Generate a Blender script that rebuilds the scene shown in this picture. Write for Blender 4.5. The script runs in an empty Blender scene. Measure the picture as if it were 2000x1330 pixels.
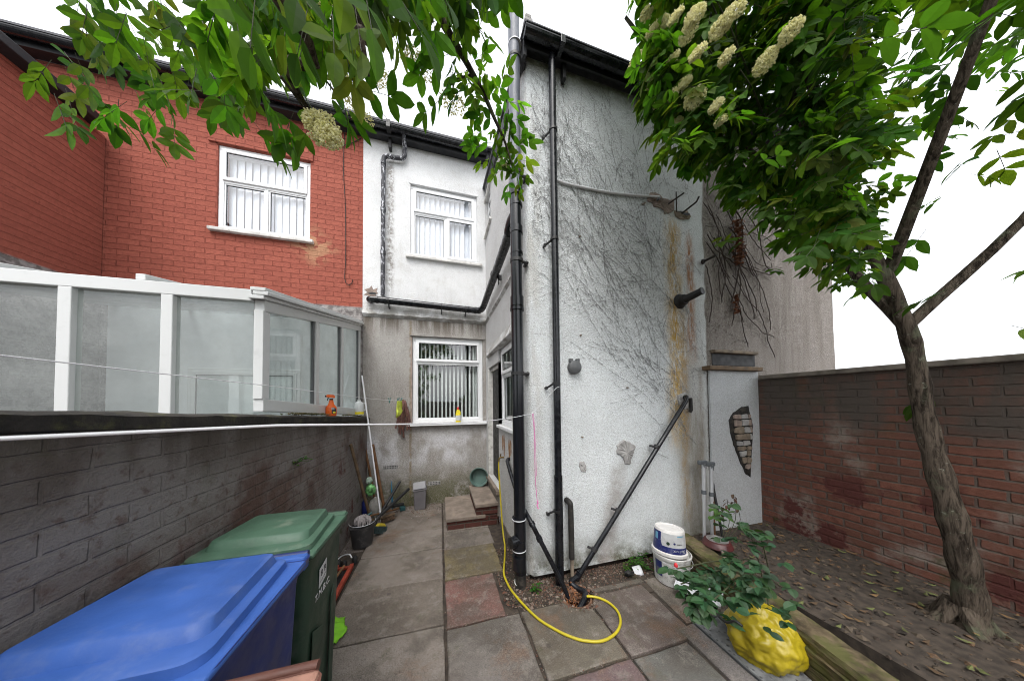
import bpy, math, random
import numpy as np
from mathutils import Vector, Matrix, noise
random.seed(7)
V=Vector; R=math.radians; PI=math.pi
sc=bpy.context.scene; COL=sc.collection
# ------------------------------------------------------------------ camera
F,PY=506.65,772.55
YAW,PIT,ROL=R(15.51),R(1.356),R(-.488)
H=1.7; CAM=V((0,0,H))
_f=V((math.sin(YAW),math.cos(YAW),0)); _r=V((math.cos(YAW),-math.sin(YAW),0)); _u=V((0,0,1))
_d=_f*math.cos(PIT)+_u*math.sin(PIT); _u2=_u*math.cos(PIT)-_f*math.sin(PIT)
_r3=_r*math.cos(ROL)+_u2*math.sin(ROL); _u3=_u2*math.cos(ROL)-_r*math.sin(ROL)
cd=bpy.data.cameras.new('camera'); cam=bpy.data.objects.new('camera',cd); COL.objects.link(cam); sc.camera=cam
cd.sensor_fit='HORIZONTAL'; cd.sensor_width=36; cd.lens=36*F/2000; cd.shift_y=(PY-665)/2000; cd.clip_start=.02; cd.clip_end=500
m=Matrix((( _r3.x,_u3.x,-_d.x),(_r3.y,_u3.y,-_d.y),(_r3.z,_u3.z,-_d.z))).to_4x4(); m.translation=CAM; cam.matrix_world=m
cd.dof.use_dof=True; cd.dof.focus_distance=2.6; cd.dof.aperture_fstop=5.6
sc.cycles.pixel_filter_type='BLACKMAN_HARRIS'; sc.cycles.filter_width=1.0
# ------------------------------------------------------------------ sky and sun (overcast)
w=bpy.data.worlds.new('World'); sc.world=w; w.use_nodes=True
nt=w.node_tree; bg=nt.nodes['Background']; sky=nt.nodes.new('ShaderNodeTexSky'); sky.sky_type='NISHITA'; sky.sun_disc=False
SUN_EL,SUN_AZ=R(58),R(200)
sky.sun_elevation=SUN_EL; sky.sun_rotation=SUN_AZ; sky.air_density=1.0; sky.dust_density=6; sky.ozone_density=1
hs=nt.nodes.new('ShaderNodeHueSaturation'); hs.inputs['Saturation'].default_value=.25
nt.links.new(sky.outputs[0],hs.inputs['Color'])
# cloud deck: soft variation of brightness over the overcast sky
tc=nt.nodes.new('ShaderNodeTexCoord'); cn=nt.nodes.new('ShaderNodeTexNoise'); cn.inputs['Scale'].default_value=2.2; cn.inputs['Detail'].default_value=5
nt.links.new(tc.outputs['Generated'],cn.inputs['Vector'])
mr=nt.nodes.new('ShaderNodeMapRange'); mr.inputs['From Min'].default_value=.35; mr.inputs['From Max'].default_value=.65; mr.inputs['To Min'].default_value=.35; mr.inputs['To Max'].default_value=1.35
nt.links.new(cn.outputs[0],mr.inputs[0])
vm=nt.nodes.new('ShaderNodeVectorMath'); vm.operation='SCALE'; nt.links.new(hs.outputs[0],vm.inputs[0]); nt.links.new(mr.outputs[0],vm.inputs['Scale'])
mxw=nt.nodes.new('ShaderNodeMix'); mxw.data_type='RGBA'; mxw.inputs[0].default_value=.5; mxw.inputs[7].default_value=(6.6,6.8,7.1,1)   # even white cloud deck
nt.links.new(vm.outputs[0],mxw.inputs[6]); nt.links.new(mxw.outputs[2],bg.inputs['Color']); bg.inputs['Strength'].default_value=.15
sd=bpy.data.lights.new('sun','SUN'); so=bpy.data.objects.new('sun',sd); COL.objects.link(so)
sd.energy=.6; sd.angle=R(35); sd.color=(1,.97,.93)
sdir=V((math.sin(SUN_AZ)*math.cos(SUN_EL),math.cos(SUN_AZ)*math.cos(SUN_EL),math.sin(SUN_EL)))
so.rotation_euler=sdir.to_track_quat('Z','Y').to_euler()
sc.view_settings.view_transform='Standard'; sc.view_settings.look='None'; sc.view_settings.gamma=1
sc.view_settings.exposure=1.2
# ------------------------------------------------------------------ pixel helpers (photo pixels of 2000 x 1330 -> points on real planes)
def ray(x,y): return _r3*((x-1000)/F)-_u3*((y-PY)/F)+_d
def gnd(x,y,z=0.): v=ray(x,y); return CAM+v*((z-H)/v.z)
def onY(x,y,Y): v=ray(x,y); return CAM+v*(Y/v.y)
def onX(x,y,X): v=ray(x,y); return CAM+v*(X/v.x)
def dep(x,y,D): return CAM+ray(x,y)*D
# ------------------------------------------------------------------ materials
class NT:
    def __init__(s,name):
        s.m=bpy.data.materials.new(name); s.m.use_nodes=True; s.t=s.m.node_tree; s.b=s.t.nodes['Principled BSDF']; s.out=s.t.nodes['Material Output']; s._p=None
    def nd(s,t,**k):
        n=s.t.nodes.new('ShaderNode'+t)
        for a,b in k.items(): setattr(n,a,b)
        return n
    def put(s,inp,v):
        if isinstance(v,bpy.types.NodeSocket): s.t.links.new(v,inp)
        elif isinstance(v,(tuple,list)) and len(v)==3 and len(inp.default_value)==4: inp.default_value=(*v,1)
        else: inp.default_value=v
    def pos(s):
        if s._p is None: s._p=s.nd('NewGeometry').outputs['Position']
        return s._p
    def obj(s): return s.nd('TexCoord').outputs['Object']
    def sep(s,v):
        n=s.nd('SeparateXYZ'); s.put(n.inputs[0],v); return n.outputs
    def comb(s,x,y,z):
        n=s.nd('CombineXYZ'); s.put(n.inputs[0],x); s.put(n.inputs[1],y); s.put(n.inputs[2],z); return n.outputs[0]
    def vmul(s,v,k):
        n=s.nd('VectorMath',operation='MULTIPLY'); s.put(n.inputs[0],v); n.inputs[1].default_value=k; return n.outputs[0]
    def vadd(s,v,k):
        n=s.nd('VectorMath',operation='ADD'); s.put(n.inputs[0],v); s.put(n.inputs[1],k); return n.outputs[0]
    def noise(s,v,sc,det=4,rough=.55,col=False,dist=0):
        n=s.nd('TexNoise'); s.put(n.inputs['Vector'],v); n.inputs['Scale'].default_value=sc; n.inputs['Detail'].default_value=det; n.inputs['Roughness'].default_value=rough; n.inputs['Distortion'].default_value=dist
        return n.outputs[1 if col else 0]
    def vor(s,v,sc,feat='F1',out=0):
        n=s.nd('TexVoronoi',feature=feat); s.put(n.inputs['Vector'],v); n.inputs['Scale'].default_value=sc; return n.outputs[out]
    def math(s,op,a,b=0.,c=None):
        n=s.nd('Math',operation=op); s.put(n.inputs[0],a); s.put(n.inputs[1],b)
        if c is not None: s.put(n.inputs[2],c)
        return n.outputs[0]
    def mr(s,v,a,b,c=0.,d=1.):
        n=s.nd('MapRange',interpolation_type='SMOOTHSTEP'); s.put(n.inputs[0],v); n.inputs[1].default_value=a; n.inputs[2].default_value=b; n.inputs[3].default_value=c; n.inputs[4].default_value=d; return n.outputs[0]
    def mix(s,f,a,b,mode='MIX'):
        n=s.nd('Mix',data_type='RGBA',blend_type=mode); s.put(n.inputs[0],f); s.put(n.inputs[6],a); s.put(n.inputs[7],b); return n.outputs[2]
    def bump(s,h,st=.5,dist=.01,prev=None):
        n=s.nd('Bump'); n.inputs['Strength'].default_value=st; n.inputs['Distance'].default_value=dist; s.put(n.inputs['Height'],h)
        if prev is not None: s.put(n.inputs['Normal'],prev)
        return n.outputs[0]
    def set(s,col=None,rough=None,metal=None,nrm=None,spec=None):
        if col is not None: s.put(s.b.inputs['Base Color'],col)
        if rough is not None: s.put(s.b.inputs['Roughness'],rough)
        if metal is not None: s.put(s.b.inputs['Metallic'],metal)
        if nrm is not None: s.put(s.b.inputs['Normal'],nrm)
        if spec is not None: s.put(s.b.inputs['Specular IOR Level'],spec)
        return s.m
def plain(name,col,rough=.5,metal=0.,var=.25,scale=8.,spec=.5,bump=.15,bs=60,dirt=None,dsc=5.,damt=.5):
    n=NT(name); o=n.obj(); f=n.noise(o,scale,5)
    c=n.mix(n.mr(f,.3,.7),tuple(x*(1-var) for x in col),tuple(min(1,x*(1+var*.6)) for x in col))
    if dirt: c=n.mix(n.math('MULTIPLY',n.mr(n.noise(o,dsc,8,.7),.5,.7),damt),c,dirt)
    b=n.bump(n.noise(o,bs,3),bump,.004)
    return n.set(c,n.mr(n.noise(o,scale*2,3),.3,.7,max(0.02,rough-.1),min(1,rough+.12)),metal,b,spec)
M={}
# -- roughcast render, several kinds. streak = (x_expr) rust runs on the big end wall
def roughcast(name,base,dark,kind):
    n=NT(name); p=n.pos(); X,Y,Z=n.sep(p)[0:3]
    g1=n.noise(p,115,2,.6); g2=n.vor(p,95); g3=n.noise(p,30,3)
    big=n.noise(p,1.3,5,.6); mid=n.noise(p,6,5,.65)
    vert=n.noise(n.vmul(p,(9,9,.7)),1,4,.6)
    c=n.mix(n.mr(big,.35,.7),base,tuple(b*.86 for b in base))
    c=n.mix(n.math('MULTIPLY',n.mr(mid,.5,.75),.12 if kind in('end','plain') else .35),c,dark)
    # grime sitting in the pits of the texture
    c=n.mix(n.math('MULTIPLY',n.mr(g1,.52,.36),.55 if kind=='grey' else .28),c,dark)
    if kind=='white':
        c=n.mix(n.math('MULTIPLY',n.math('MULTIPLY',n.mr(vert,.5,.7),n.mr(Z,3.0,3.7,1,.12)),.45),c,(.30,.28,.24))
        pd=n.math('ABSOLUTE',n.math('ADD',X,n.math('MULTIPLY_ADD',n.noise(p,7,4),.10,.79-.05)))
        pm=n.math('MULTIPLY',n.mr(pd,.02,.09,1,0),n.mr(n.noise(p,26,5,.7),.38,.6))
        pm=n.math('MULTIPLY',pm,n.math('MULTIPLY',n.mr(Z,3.3,3.8),n.math('MULTIPLY',n.mr(Z,5.9,5.6),n.mr(Y,4.4,4.5,0,.7))))
        c=n.mix(pm,c,(.13,.10,.075))
        c=n.mix(n.math('MULTIPLY',n.math('MULTIPLY',n.mr(Z,3.34,3.16),n.mr(mid,.35,.6)),.65),c,(.20,.18,.15))
    if kind=='grey':
        c=n.mix(n.math('MULTIPLY',n.mr(vert,.48,.7),.25),c,dark)
        chalk=n.math('MULTIPLY',n.mr(n.math('ABSOLUTE',n.math('SUBTRACT',Z,.93)),.1,.42,1,0),n.mr(n.noise(n.vmul(p,(3,3,2.)),1,5),.40,.62))
        c=n.mix(n.math('MULTIPLY',chalk,.9),c,(.68,.68,.71))
        c=n.mix(n.math('MULTIPLY',n.mr(n.noise(n.vmul(p,(2.5,2.5,1)),1,3),.42,.62),n.mr(Z,1.9,2.4,0,.55)),c,(.50,.49,.47))
        moss=n.math('MULTIPLY',n.mr(Z,.75,.10),n.mr(n.noise(p,2.6,6,.7),.40,.52))
        c=n.mix(n.math('MULTIPLY',moss,n.mr(g1,.7,.35,.5,1)),c,(.085,.085,.02))
        c=n.mix(n.math('MULTIPLY',n.mr(Z,2.7,3.15),n.mr(vert,.4,.6)),c,(.13,.11,.085))
        # rust coloured run under the ledge and beside the window
        rr=n.math('MULTIPLY',n.mr(n.math('ABSOLUTE',n.math('ADD',X,.475)),.0,.035,1,0),n.mr(n.noise(p,14,4),.35,.6))
        c=n.mix(n.math('MULTIPLY',rr,.7),c,(.22,.15,.06))
    if kind=='end':
        def run(xc,zt,zb,wid,amt,col,c):
            wob=n.math('MULTIPLY_ADD',n.noise(n.comb(0.,0.,n.math('MULTIPLY',Z,1.6)),1,4),.22,xc-.11)
            d=n.math('ABSOLUTE',n.math('SUBTRACT',X,wob))
            mk=n.math('MULTIPLY',n.mr(d,0,wid,1,0),n.math('MULTIPLY',n.mr(Z,zt,zt-.35),n.mr(Z,zb,zb+.5)))
            mk=n.math('MULTIPLY',mk,n.mr(n.noise(n.vmul(p,(30,30,9)),1,4,.7),.28,.62))
            return n.mix(n.math('MULTIPLY',mk,amt),c,col)
        grey=n.math('MULTIPLY',n.mr(n.math('ABSOLUTE',n.math('SUBTRACT',X,2.82)),.05,.36,1,0),n.mr(Z,3.4,1.2))
        c=n.mix(n.math('MULTIPLY',grey,n.mr(n.noise(n.vmul(p,(5,5,1.2)),1,5,.65),.3,.6,.45,.95)),c,(.24,.215,.17))
        c=run(2.60,3.95,1.0,.19,1.,(.55,.34,.07),c)
        c=run(2.72,2.9,.1,.10,.65,(.36,.22,.07),c)
        c=run(2.84,3.8,2.0,.10,1.,(.40,.16,.04),c)
        c=run(2.96,2.3,.1,.07,.45,(.20,.14,.08),c)
        # dark green and sooty foot, damp grey halo under the old vent patch
        c=n.mix(n.math('MULTIPLY',n.mr(Z,.45,.02),n.mr(n.noise(p,5,6,.7),.35,.62)),c,(.10,.095,.05))
        d2=n.math('ABSOLUTE',n.math('SUBTRACT',X,n.math('MULTIPLY_ADD',Z,.22,1.60)))
        c=n.mix(n.math('MULTIPLY',n.math('MULTIPLY',n.mr(d2,.03,.15,1,0),n.mr(Z,1.15,.9)),n.mr(n.noise(p,9,5),.3,.6,.2,.7)),c,(.33,.29,.27))
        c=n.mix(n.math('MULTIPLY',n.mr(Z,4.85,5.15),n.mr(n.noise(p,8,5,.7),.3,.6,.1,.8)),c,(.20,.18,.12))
        c=n.mix(n.math('MULTIPLY',n.math('MULTIPLY',n.mr(X,1.02,.86),.5),n.mr(n.noise(n.vmul(p,(8,8,1.5)),1,5),.4,.65)),c,(.42,.39,.34))
        # unpainted neighbour half beyond a ragged paint edge
        edge=n.math('MULTIPLY_ADD',n.noise(p,5,4),.09,-.045)
        un=n.mr(n.math('ADD',X,edge),3.045,3.075)
        pc=n.mix(n.mr(g1,.42,.58),(.12,.10,.085),(.40,.36,.33))
        pc=n.mix(n.math('MULTIPLY',n.mr(vert,.45,.65),.4),pc,(.12,.10,.08))
        c=n.mix(un,c,pc)
    g4=n.noise(p,62,3,.7); c=n.mix(n.mr(g4,.53,.40,0,.30 if kind!='white' else .12),c,dark)
    b=n.bump(g3,.6,.008); b=n.bump(g4,.7,.010,b); b=n.bump(n.math('ADD',n.math('MULTIPLY',g2,.6),n.math('MULTIPLY',g1,1.2)),.9 if kind!='white' else .55,.007,b)
    return n.set(c,.92,0,b,.25)
M['end']=roughcast('painted_roughcast',(.80,.835,.85),(.40,.40,.39),'end')
M['white']=roughcast('white_render',(.78,.79,.80),(.46,.44,.41),'white')
M['grey']=roughcast('grey_roughcast',(.43,.405,.38),(.19,.17,.15),'grey')
M['pwhite']=roughcast('garden_wall_render',(.60,.62,.64),(.33,.33,.32),'plain')
def brick(name,c1,c2,mort,msize=.008,paint=None,mh=1.,axis='xz',rust=None,bmp=.8):
    n=NT(name); p=n.pos(); X,Y,Z=n.sep(p)[0:3]
    wob=n.noise(p,3.,3,col=True)
    u=X if axis=='xz' else (Y if axis=='yz' else n.math('ADD',X,Y))
    pv=n.vadd(n.vadd(n.comb(u,Z,0.),n.vmul(wob,(.03,.022,0))),n.vmul(n.noise(p,14,3,col=True),(.010,.008,0)))
    t=n.nd('TexBrick',offset=.5,offset_frequency=2); n.put(t.inputs['Vector'],pv)
    t.inputs['Color1'].default_value=(*c1,1); t.inputs['Color2'].default_value=(*c2,1); t.inputs['Mortar'].default_value=(*mort,1)
    t.inputs['Scale'].default_value=1; t.inputs['Mortar Size'].default_value=msize; t.inputs['Mortar Smooth'].default_value=.5; t.inputs['Bias'].default_value=-.1
    t.inputs['Brick Width'].default_value=.225; t.inputs['Row Height'].default_value=.075
    nz=n.noise(p,20,5,.7); c=n.mix(n.mr(nz,.3,.7,0,.5),t.outputs[0],tuple(x*.55 for x in c1))
    if paint: 
        pm=n.mr(n.noise(p,1.6,6,.62),*paint[1:3]); 
        c=n.mix(n.math('MULTIPLY',pm,n.mr(n.noise(p,22,4,.7),.30,.48,.25,1)),c,paint[0])
    if rust: c=rust(n,p,X,Y,Z,c,t.outputs[1])
    h=n.math('ADD',n.math('MULTIPLY',t.outputs[1],-mh),n.math('MULTIPLY',n.noise(p,35,5,.7),.9))
    return n.set(c,.88,0,n.bump(h,bmp,.012),.2)
def redx(n,p,X,Y,Z,c,mf):
    # flaking paint: bare orange brick patches, soot, old grey base below the band
    blot=n.mr(n.noise(p,9,6,.75),.60,.66)
    near=n.mr(n.math('ADD',n.math('ABSOLUTE',n.math('ADD',X,1.85)),n.math('ABSOLUTE',n.math('SUBTRACT',Z,4.1))),.1,.45,1,0)
    c=n.mix(n.math('MULTIPLY',near,n.mr(n.noise(p,9,3),.42,.5)),c,(.42,.22,.13))
    c=n.mix(n.math('MULTIPLY',blot,.45),c,(.17,.045,.035))
    low=n.mr(Z,3.24,3.21)
    return n.mix(low,c,n.mix(n.mr(n.noise(p,14,4),.4,.6),(.34,.32,.31),(.17,.155,.15)))
M['redbrick']=brick('red_painted_brick',(.38,.112,.078),(.32,.09,.064),(.29,.080,.056),.006,rust=redx,bmp=1)
def yardx(n,p,X,Y,Z,c,mf):
    c=n.mix(n.math('MULTIPLY',n.mr(Z,1.25,1.5),n.mr(n.noise(n.vmul(p,(5,5,1.6)),1,5),.3,.6,.3,1)),c,(.085,.07,.06))
    rd=n.math('MULTIPLY',n.mr(n.noise(p,2.1,6,.7),.52,.6),n.mr(Z,1.2,.8))
    c=n.mix(rd,c,(.10,.035,.03))
    c=n.mix(n.math('MULTIPLY',n.mr(n.noise(p,3.5,5,.7),.56,.68),n.mr(Z,.9,.3,.15,.7)),c,(.05,.06,.02))
    return c
M['yardbrick']=brick('weathered_whitewashed_brick',(.13,.085,.07),(.095,.062,.052),(.10,.075,.064),.008,paint=((.205,.187,.178),.34,.54),mh=.35,axis='yz',rust=yardx,bmp=1)
M['stepbrick']=brick('step_brick',(.12,.045,.036),(.075,.034,.028),(.10,.085,.07),.011,axis='xy',bmp=.8)
M['darkbrick']=brick('footing_brick',(.05,.035,.03),(.035,.028,.024),(.03,.026,.022),.012,bmp=1)
M['farbrick']=brick('garden_brick',(.20,.085,.06),(.12,.06,.045),(.12,.10,.085),.010,axis='xy',paint=((.26,.22,.19),.52,.70),rust=yardx)
# -- paving with per slab colour attribute
def paving():
    n=NT('concrete_flag'); p=n.pos(); a=n.nd('Attribute',attribute_name='tint'); c=a.outputs['Color']
    fine=n.noise(p,170,3,.7); mid=n.noise(p,9,6,.7); big=n.noise(p,2.3,5,.6)
    c=n.mix(n.mr(big,.35,.68,0,.6),c,(.085,.066,.05),)
    c=n.mix(n.mr(mid,.48,.68,0,.6),c,(.27,.24,.215)); c=n.mix(n.mr(n.noise(n.vadd(p,(3,5,2)),1.4,7,.7),.52,.62,0,.55),c,(.07,.06,.048))
    c=n.mix(n.mr(n.noise(p,4.2,6,.72),.55,.68,0,.55),c,(.075,.07,.035))
    c=n.mix(n.mr(n.noise(n.vadd(p,(7,3,1)),2.3,6,.7),.55,.68,0,.55),c,(.17,.095,.055))
    sp=n.mr(n.vor(n.vadd(p,n.vmul(n.noise(p,60,2,col=True),(.02,.02,0))),3.6),.05,.085,1,0)
    c=n.mix(n.math('MULTIPLY',sp,.55),c,(.055,.045,.04))
    sp2=n.mr(n.vor(n.vadd(p,n.vmul(n.noise(p,40,3,col=True),(.03,.03,0))),14),.04,.10,1,0)
    c=n.mix(n.math('MULTIPLY',sp2,n.mr(n.noise(p,5,2),.5,.6,0,.7)),c,(.04,.035,.03))
    wp=n.mr(n.noise(n.vadd(p,(1,9,4)),11,7,.8),.66,.70)
    c=n.mix(n.math('MULTIPLY',wp,.5),c,(.42,.41,.40))
    c=n.mix(n.mr(fine,.32,.52,.6,0),c,(.03,.027,.024)); c=n.mix(n.mr(fine,.54,.72,0,.5),c,(.36,.34,.32)); c=n.mix(n.mr(n.noise(p,55,4,.7),.5,.7,0,.35),c,(.05,.045,.04))
    b=n.bump(mid,.35,.01); b=n.bump(fine,.5,.003,b)
    return n.set(c,n.mr(big,.3,.7,.7,.9),0,b,.35)
M['pave']=paving()
M['soil']=plain('dark_soil',(.055,.042,.032),.95,var=.5,scale=20,bump=1,bs=90)
M['concrete']=plain('weathered_concrete',(.19,.165,.14),.9,var=.4,scale=9,bump=.6,bs=120,dirt=(.06,.055,.03),dsc=6)
M['tread']=plain('stone_step',(.23,.185,.15),.88,var=.35,scale=6,bump=.5,bs=110,dirt=(.07,.06,.045),dsc=7)
M['stone']=plain('sandstone_lump',(.25,.20,.15),.9,var=.45,scale=9,bump=.8,bs=50,dirt=(.05,.045,.03),dsc=9)
M['black']=plain('black_plastic_pipe',(.007,.008,.011),.26,var=.3,bump=.03,dirt=(.05,.05,.055),dsc=9,damt=.18)
M['blackm']=plain('black_painted_metal',(.016,.016,.017),.5,var=.4,bump=.3,dirt=(.05,.045,.04),dsc=20)
M['oldpipe']=plain('old_iron_pipe',(.02,.018,.016),.75,var=.5,bump=.9,bs=45,dirt=(.12,.10,.08),dsc=10)
def upperpipe():
    n=NT('flecked_pipe_painted_sheen'); p=n.pos(); X,Y,Z=n.sep(p)[0:3]
    f=n.noise(n.vmul(p,(40,40,5)),1,5,.7)
    c=n.mix(n.mr(f,.35,.7),(.075,.085,.11),(.20,.21,.24)); lo=n.mix(n.mr(n.noise(p,22,5,.7),.70,.73,0,.8),(.008,.009,.012),(.35,.35,.35))
    up=n.mr(Z,3.72,3.78); c=n.mix(up,lo,c)  # paler blue-grey upper length: reflections put into the pipe colour
    return n.set(c,n.mr(Z,3.72,3.78,.22,.5),0,n.bump(n.noise(p,60,3),.1,.003),.5)
M['soilpipe']=upperpipe()
def peel():
    n=NT('peeling_paint_pipe'); p=n.pos(); f=n.noise(n.vmul(p,(30,30,10)),1,6,.75)
    return n.set(n.mix(n.mr(f,.53,.58),(.028,.029,.036),(.50,.51,.55)),.6,0,n.bump(f,.5,.004))
M['peel']=peel()
def upvc(name='white_upvc',c0=(.80,.81,.82)):
    n=NT(name); p=n.pos(); f=n.noise(p,9,5,.65)
    return n.set(n.mix(n.mr(f,.55,.75,0,.35),c0,tuple(x*.72 for x in c0)),.32,0,None,.5)
M['upvc']=upvc(); M['oldupvc']=upvc('grimy_upvc',(.62,.63,.63))
M['gasket']=plain('black_gasket',(.015,.015,.016),.6,var=.2)
M['paintwood']=plain('flaking_white_wood',(.66,.65,.62),.7,var=.2,bump=.5,bs=40,dirt=(.20,.17,.14),dsc=13,damt=.7)
M['sill']=plain('painted_sill',(.66,.65,.63),.7,var=.2,bump=.5,dirt=(.25,.21,.17),dsc=12,damt=.7)
def glass(name,tint=(.8,.85,.84),ior=1.75,fog=0.,fcol=(.4,.43,.43)):
    n=NT(name); t=n.t; t.nodes.remove(n.b)
    tr=n.nd('BsdfTransparent'); tr.inputs[0].default_value=(*tint,1)
    gl=n.nd('BsdfGlossy'); gl.inputs['Roughness'].default_value=.0; gl.inputs['Color'].default_value=(1,1,1,1)
    nz=n.noise(n.pos(),1.4,2); n.put(gl.inputs['Normal'],n.bump(nz,.06,.02))
    lw=n.nd('LayerWeight'); lw.inputs[0].default_value=.5; F0=((ior-1)/(ior+1))**2
    sch=n.math('MULTIPLY_ADD',n.math('POWER',lw.outputs['Facing'],4.5),1-F0,F0)
    mx=n.nd('MixShader'); n.put(mx.inputs[0],sch); n.put(mx.inputs[1],tr.outputs[0]); n.put(mx.inputs[2],gl.outputs[0])
    last=mx.outputs[0]
    if fog:
        df=n.nd('BsdfDiffuse'); df.inputs[0].default_value=(*fcol,1); m2=n.nd('MixShader')
        n.put(m2.inputs[0],n.mr(n.noise(n.pos(),5,5),.3,.75,fog*.7,fog*1.2)); n.put(m2.inputs[1],last); n.put(m2.inputs[2],df.outputs[0]); last=m2.outputs[0]
    n.put(n.out.inputs[0],last); return n.m
M['glass']=glass('window_glass',(.9,.93,.92),2.1); M['glassup']=glass('window_glass_pale',(.93,.95,.98),2.0); M['dirtyglass']=glass('conservatory_glass',(.85,.9,.88),1.6,.24,(.55,.58,.57))
M['polycarb']=glass('roof_sheet',(.6,.65,.65),1.5,.6)
M['blind']=plain('blind_fabric',(.80,.83,.82),.8,var=.06,bump=.1)
M['blindlt']=plain('blind_fabric_pale',(.88,.90,.93),.7,var=.05,bump=.1)
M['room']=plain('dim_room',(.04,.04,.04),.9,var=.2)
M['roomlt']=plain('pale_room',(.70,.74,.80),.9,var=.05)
M['door']=plain('black_door',(.014,.013,.013),.55,var=.3,bump=.3,dirt=(.05,.045,.04))
M['slate']=plain('roof_slate',(.07,.07,.08),.7,var=.3,bump=.4)
M['soffit']=plain('black_soffit',(.016,.017,.02),.6,var=.4,scale=4,bump=.3,dirt=(.05,.05,.055),dsc=6)
M['mortar']=plain('bare_mortar',(.30,.235,.20),.9,var=.3,scale=14,bump=.9,bs=60)
M['mortarg']=plain('grey_mortar',(.36,.35,.34),.9,var=.25,scale=14,bump=.9,bs=60)
M['vine']=plain('vine_residue',(.27,.27,.27),.95,var=.25)
M['vinestem']=plain('vine_stem',(.05,.035,.028),.9,var=.3)
M['dryleaf']=plain('dry_leaf',(.20,.075,.035),.8,var=.5,scale=30)
M['iron']=plain('rusty_iron',(.035,.028,.025),.8,var=.4,bump=.6)
M['greyplastic']=plain('grey_plastic',(.10,.105,.11),.45,var=.15,dirt=(.2,.19,.18),damt=.25)
M['binlid']=plain('green_bin_lid',(.055,.118,.076),.55,var=.2,scale=5,bump=.25,dirt=(.32,.33,.27),dsc=4,damt=.5)
M['binbody']=plain('green_bin_body',(.018,.042,.026),.5,var=.25,scale=4,bump=.3,dirt=(.09,.10,.085),dsc=6,damt=.5)
M['bluelid']=plain('blue_bin_lid',(.035,.11,.40),.55,var=.15,scale=4,bump=.2,dirt=(.16,.21,.38),dsc=9,damt=.3)
M['bluebody']=plain('blue_bin_body',(.008,.022,.13),.45,var=.25,bump=.15)
M['brownlid']=plain('brown_bin_lid',(.40,.21,.155),.6,var=.22,scale=6,bump=.25,dirt=(.20,.10,.07),dsc=8,damt=.5)
M['brownbody']=plain('brown_bin_body',(.13,.05,.035),.6,var=.2)
M['sticker']=plain('white_sticker',(.50,.51,.52),.6,var=.12,dirt=(.2,.2,.2),dsc=18,damt=.3)
M['ink']=plain('dark_ink',(.03,.03,.035),.7,var=.1); M['whiteink']=plain('white_ink',(.62,.62,.64),.7,var=.15)
M['bucketgrey']=plain('charcoal_bucket',(.035,.034,.036),.5,var=.25,dirt=(.16,.15,.14),dsc=16,damt=.45)
M['lightgrey']=plain('silver_grey_plastic',(.27,.27,.285),.45,var=.12,dirt=(.14,.12,.1),dsc=8,damt=.3)
M['midgrey']=plain('mid_grey_plastic',(.15,.14,.15),.5,var=.15,dirt=(.08,.07,.06),dsc=8,damt=.4)
M['wood']=plain('brown_wood_handle',(.20,.095,.04),.6,var=.35,scale=14,dirt=(.06,.04,.02),dsc=9)
M['woodold']=plain('old_stained_wood',(.14,.09,.05),.75,var=.4,scale=12,dirt=(.04,.03,.02),dsc=9)
M['whiterod']=plain('white_rod',(.80,.80,.83),.4,var=.08)
M['string']=plain('mop_string',(.34,.31,.31),.95,var=.3,scale=30)
M['tealplastic']=plain('teal_plastic',(.015,.07,.075),.5,var=.2); M['bluehandle']=plain('blue_plastic',(.02,.17,.30),.45,var=.15)
M['yelplastic']=plain('yellow_plastic',(.55,.43,.03),.5,var=.2,dirt=(.15,.12,.03),damt=.5)
M['bristle']=plain('brown_bristle',(.10,.06,.035),.95,var=.5,scale=60)
M['bristlebg']=plain('green_blue_bristle',(.03,.05,.05),.95,var=.6,scale=50)
M['bagwhite']=plain('pale_plastic_bag',(.42,.55,.45),.4,var=.45,scale=22,bump=.5)
M['baggreen']=plain('green_print_bag',(.20,.52,.18),.4,var=.8,scale=16,bump=.4)
M['sack']=plain('grey_yellow_sack',(.28,.27,.25),.6,var=.4,scale=9,dirt=(.4,.33,.05),dsc=6,damt=.8)
M['tub']=plain('sage_green_tub',(.10,.165,.145),.45,var=.15,dirt=(.2,.22,.2),dsc=9,damt=.25)
M['tubin']=M['tub']
M['orange']=plain('orange_plastic',(.80,.13,.01),.35,var=.08); M['yellow']=plain('yellow_bottle',(.82,.68,.02),.35,var=.06)
M['red']=plain('red_plastic',(.65,.04,.04),.35,var=.1); M['bottlewhite']=plain('white_bottle',(.66,.68,.68),.4,var=.06)
M['teal']=plain('dark_teal_peg',(.015,.13,.12),.4,var=.1); M['peg']=M['teal']
M['cloth']=plain('lime_yellow_cloth',(.60,.68,.08),.85,var=.3,scale=25,bump=.5)
M['rag']=plain('brown_mop_rag',(.15,.07,.06),.95,var=.6,scale=60,bump=.9,bs=150,dirt=(.25,.17,.05),dsc=20)
M['line']=plain('washing_line',(.74,.74,.76),.5,var=.05); M['pink']=plain('pink_string',(.72,.20,.48),.6,var=.15)
M['hose']=plain('yellow_hose',(.50,.41,.018),.38,var=.12,scale=5,dirt=(.25,.2,.02),dsc=8,damt=.35)
M['brass']=plain('tarnished_brass',(.22,.15,.06),.45,.7,var=.3)
M['lime']=plain('lime_green_fabric',(.20,.52,.02),.75,var=.2,scale=12,bump=.4)
M['rust']=plain('red_painted_metal',(.34,.05,.025),.6,var=.35,dirt=(.06,.03,.02),dsc=14)
M['alu']=plain('aluminium_tube',(.55,.56,.58),.38,.5,var=.05,scale=20,bump=0); M['crutchgrey']=plain('crutch_grip_grey',(.10,.11,.12),.5,var=.15)
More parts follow.
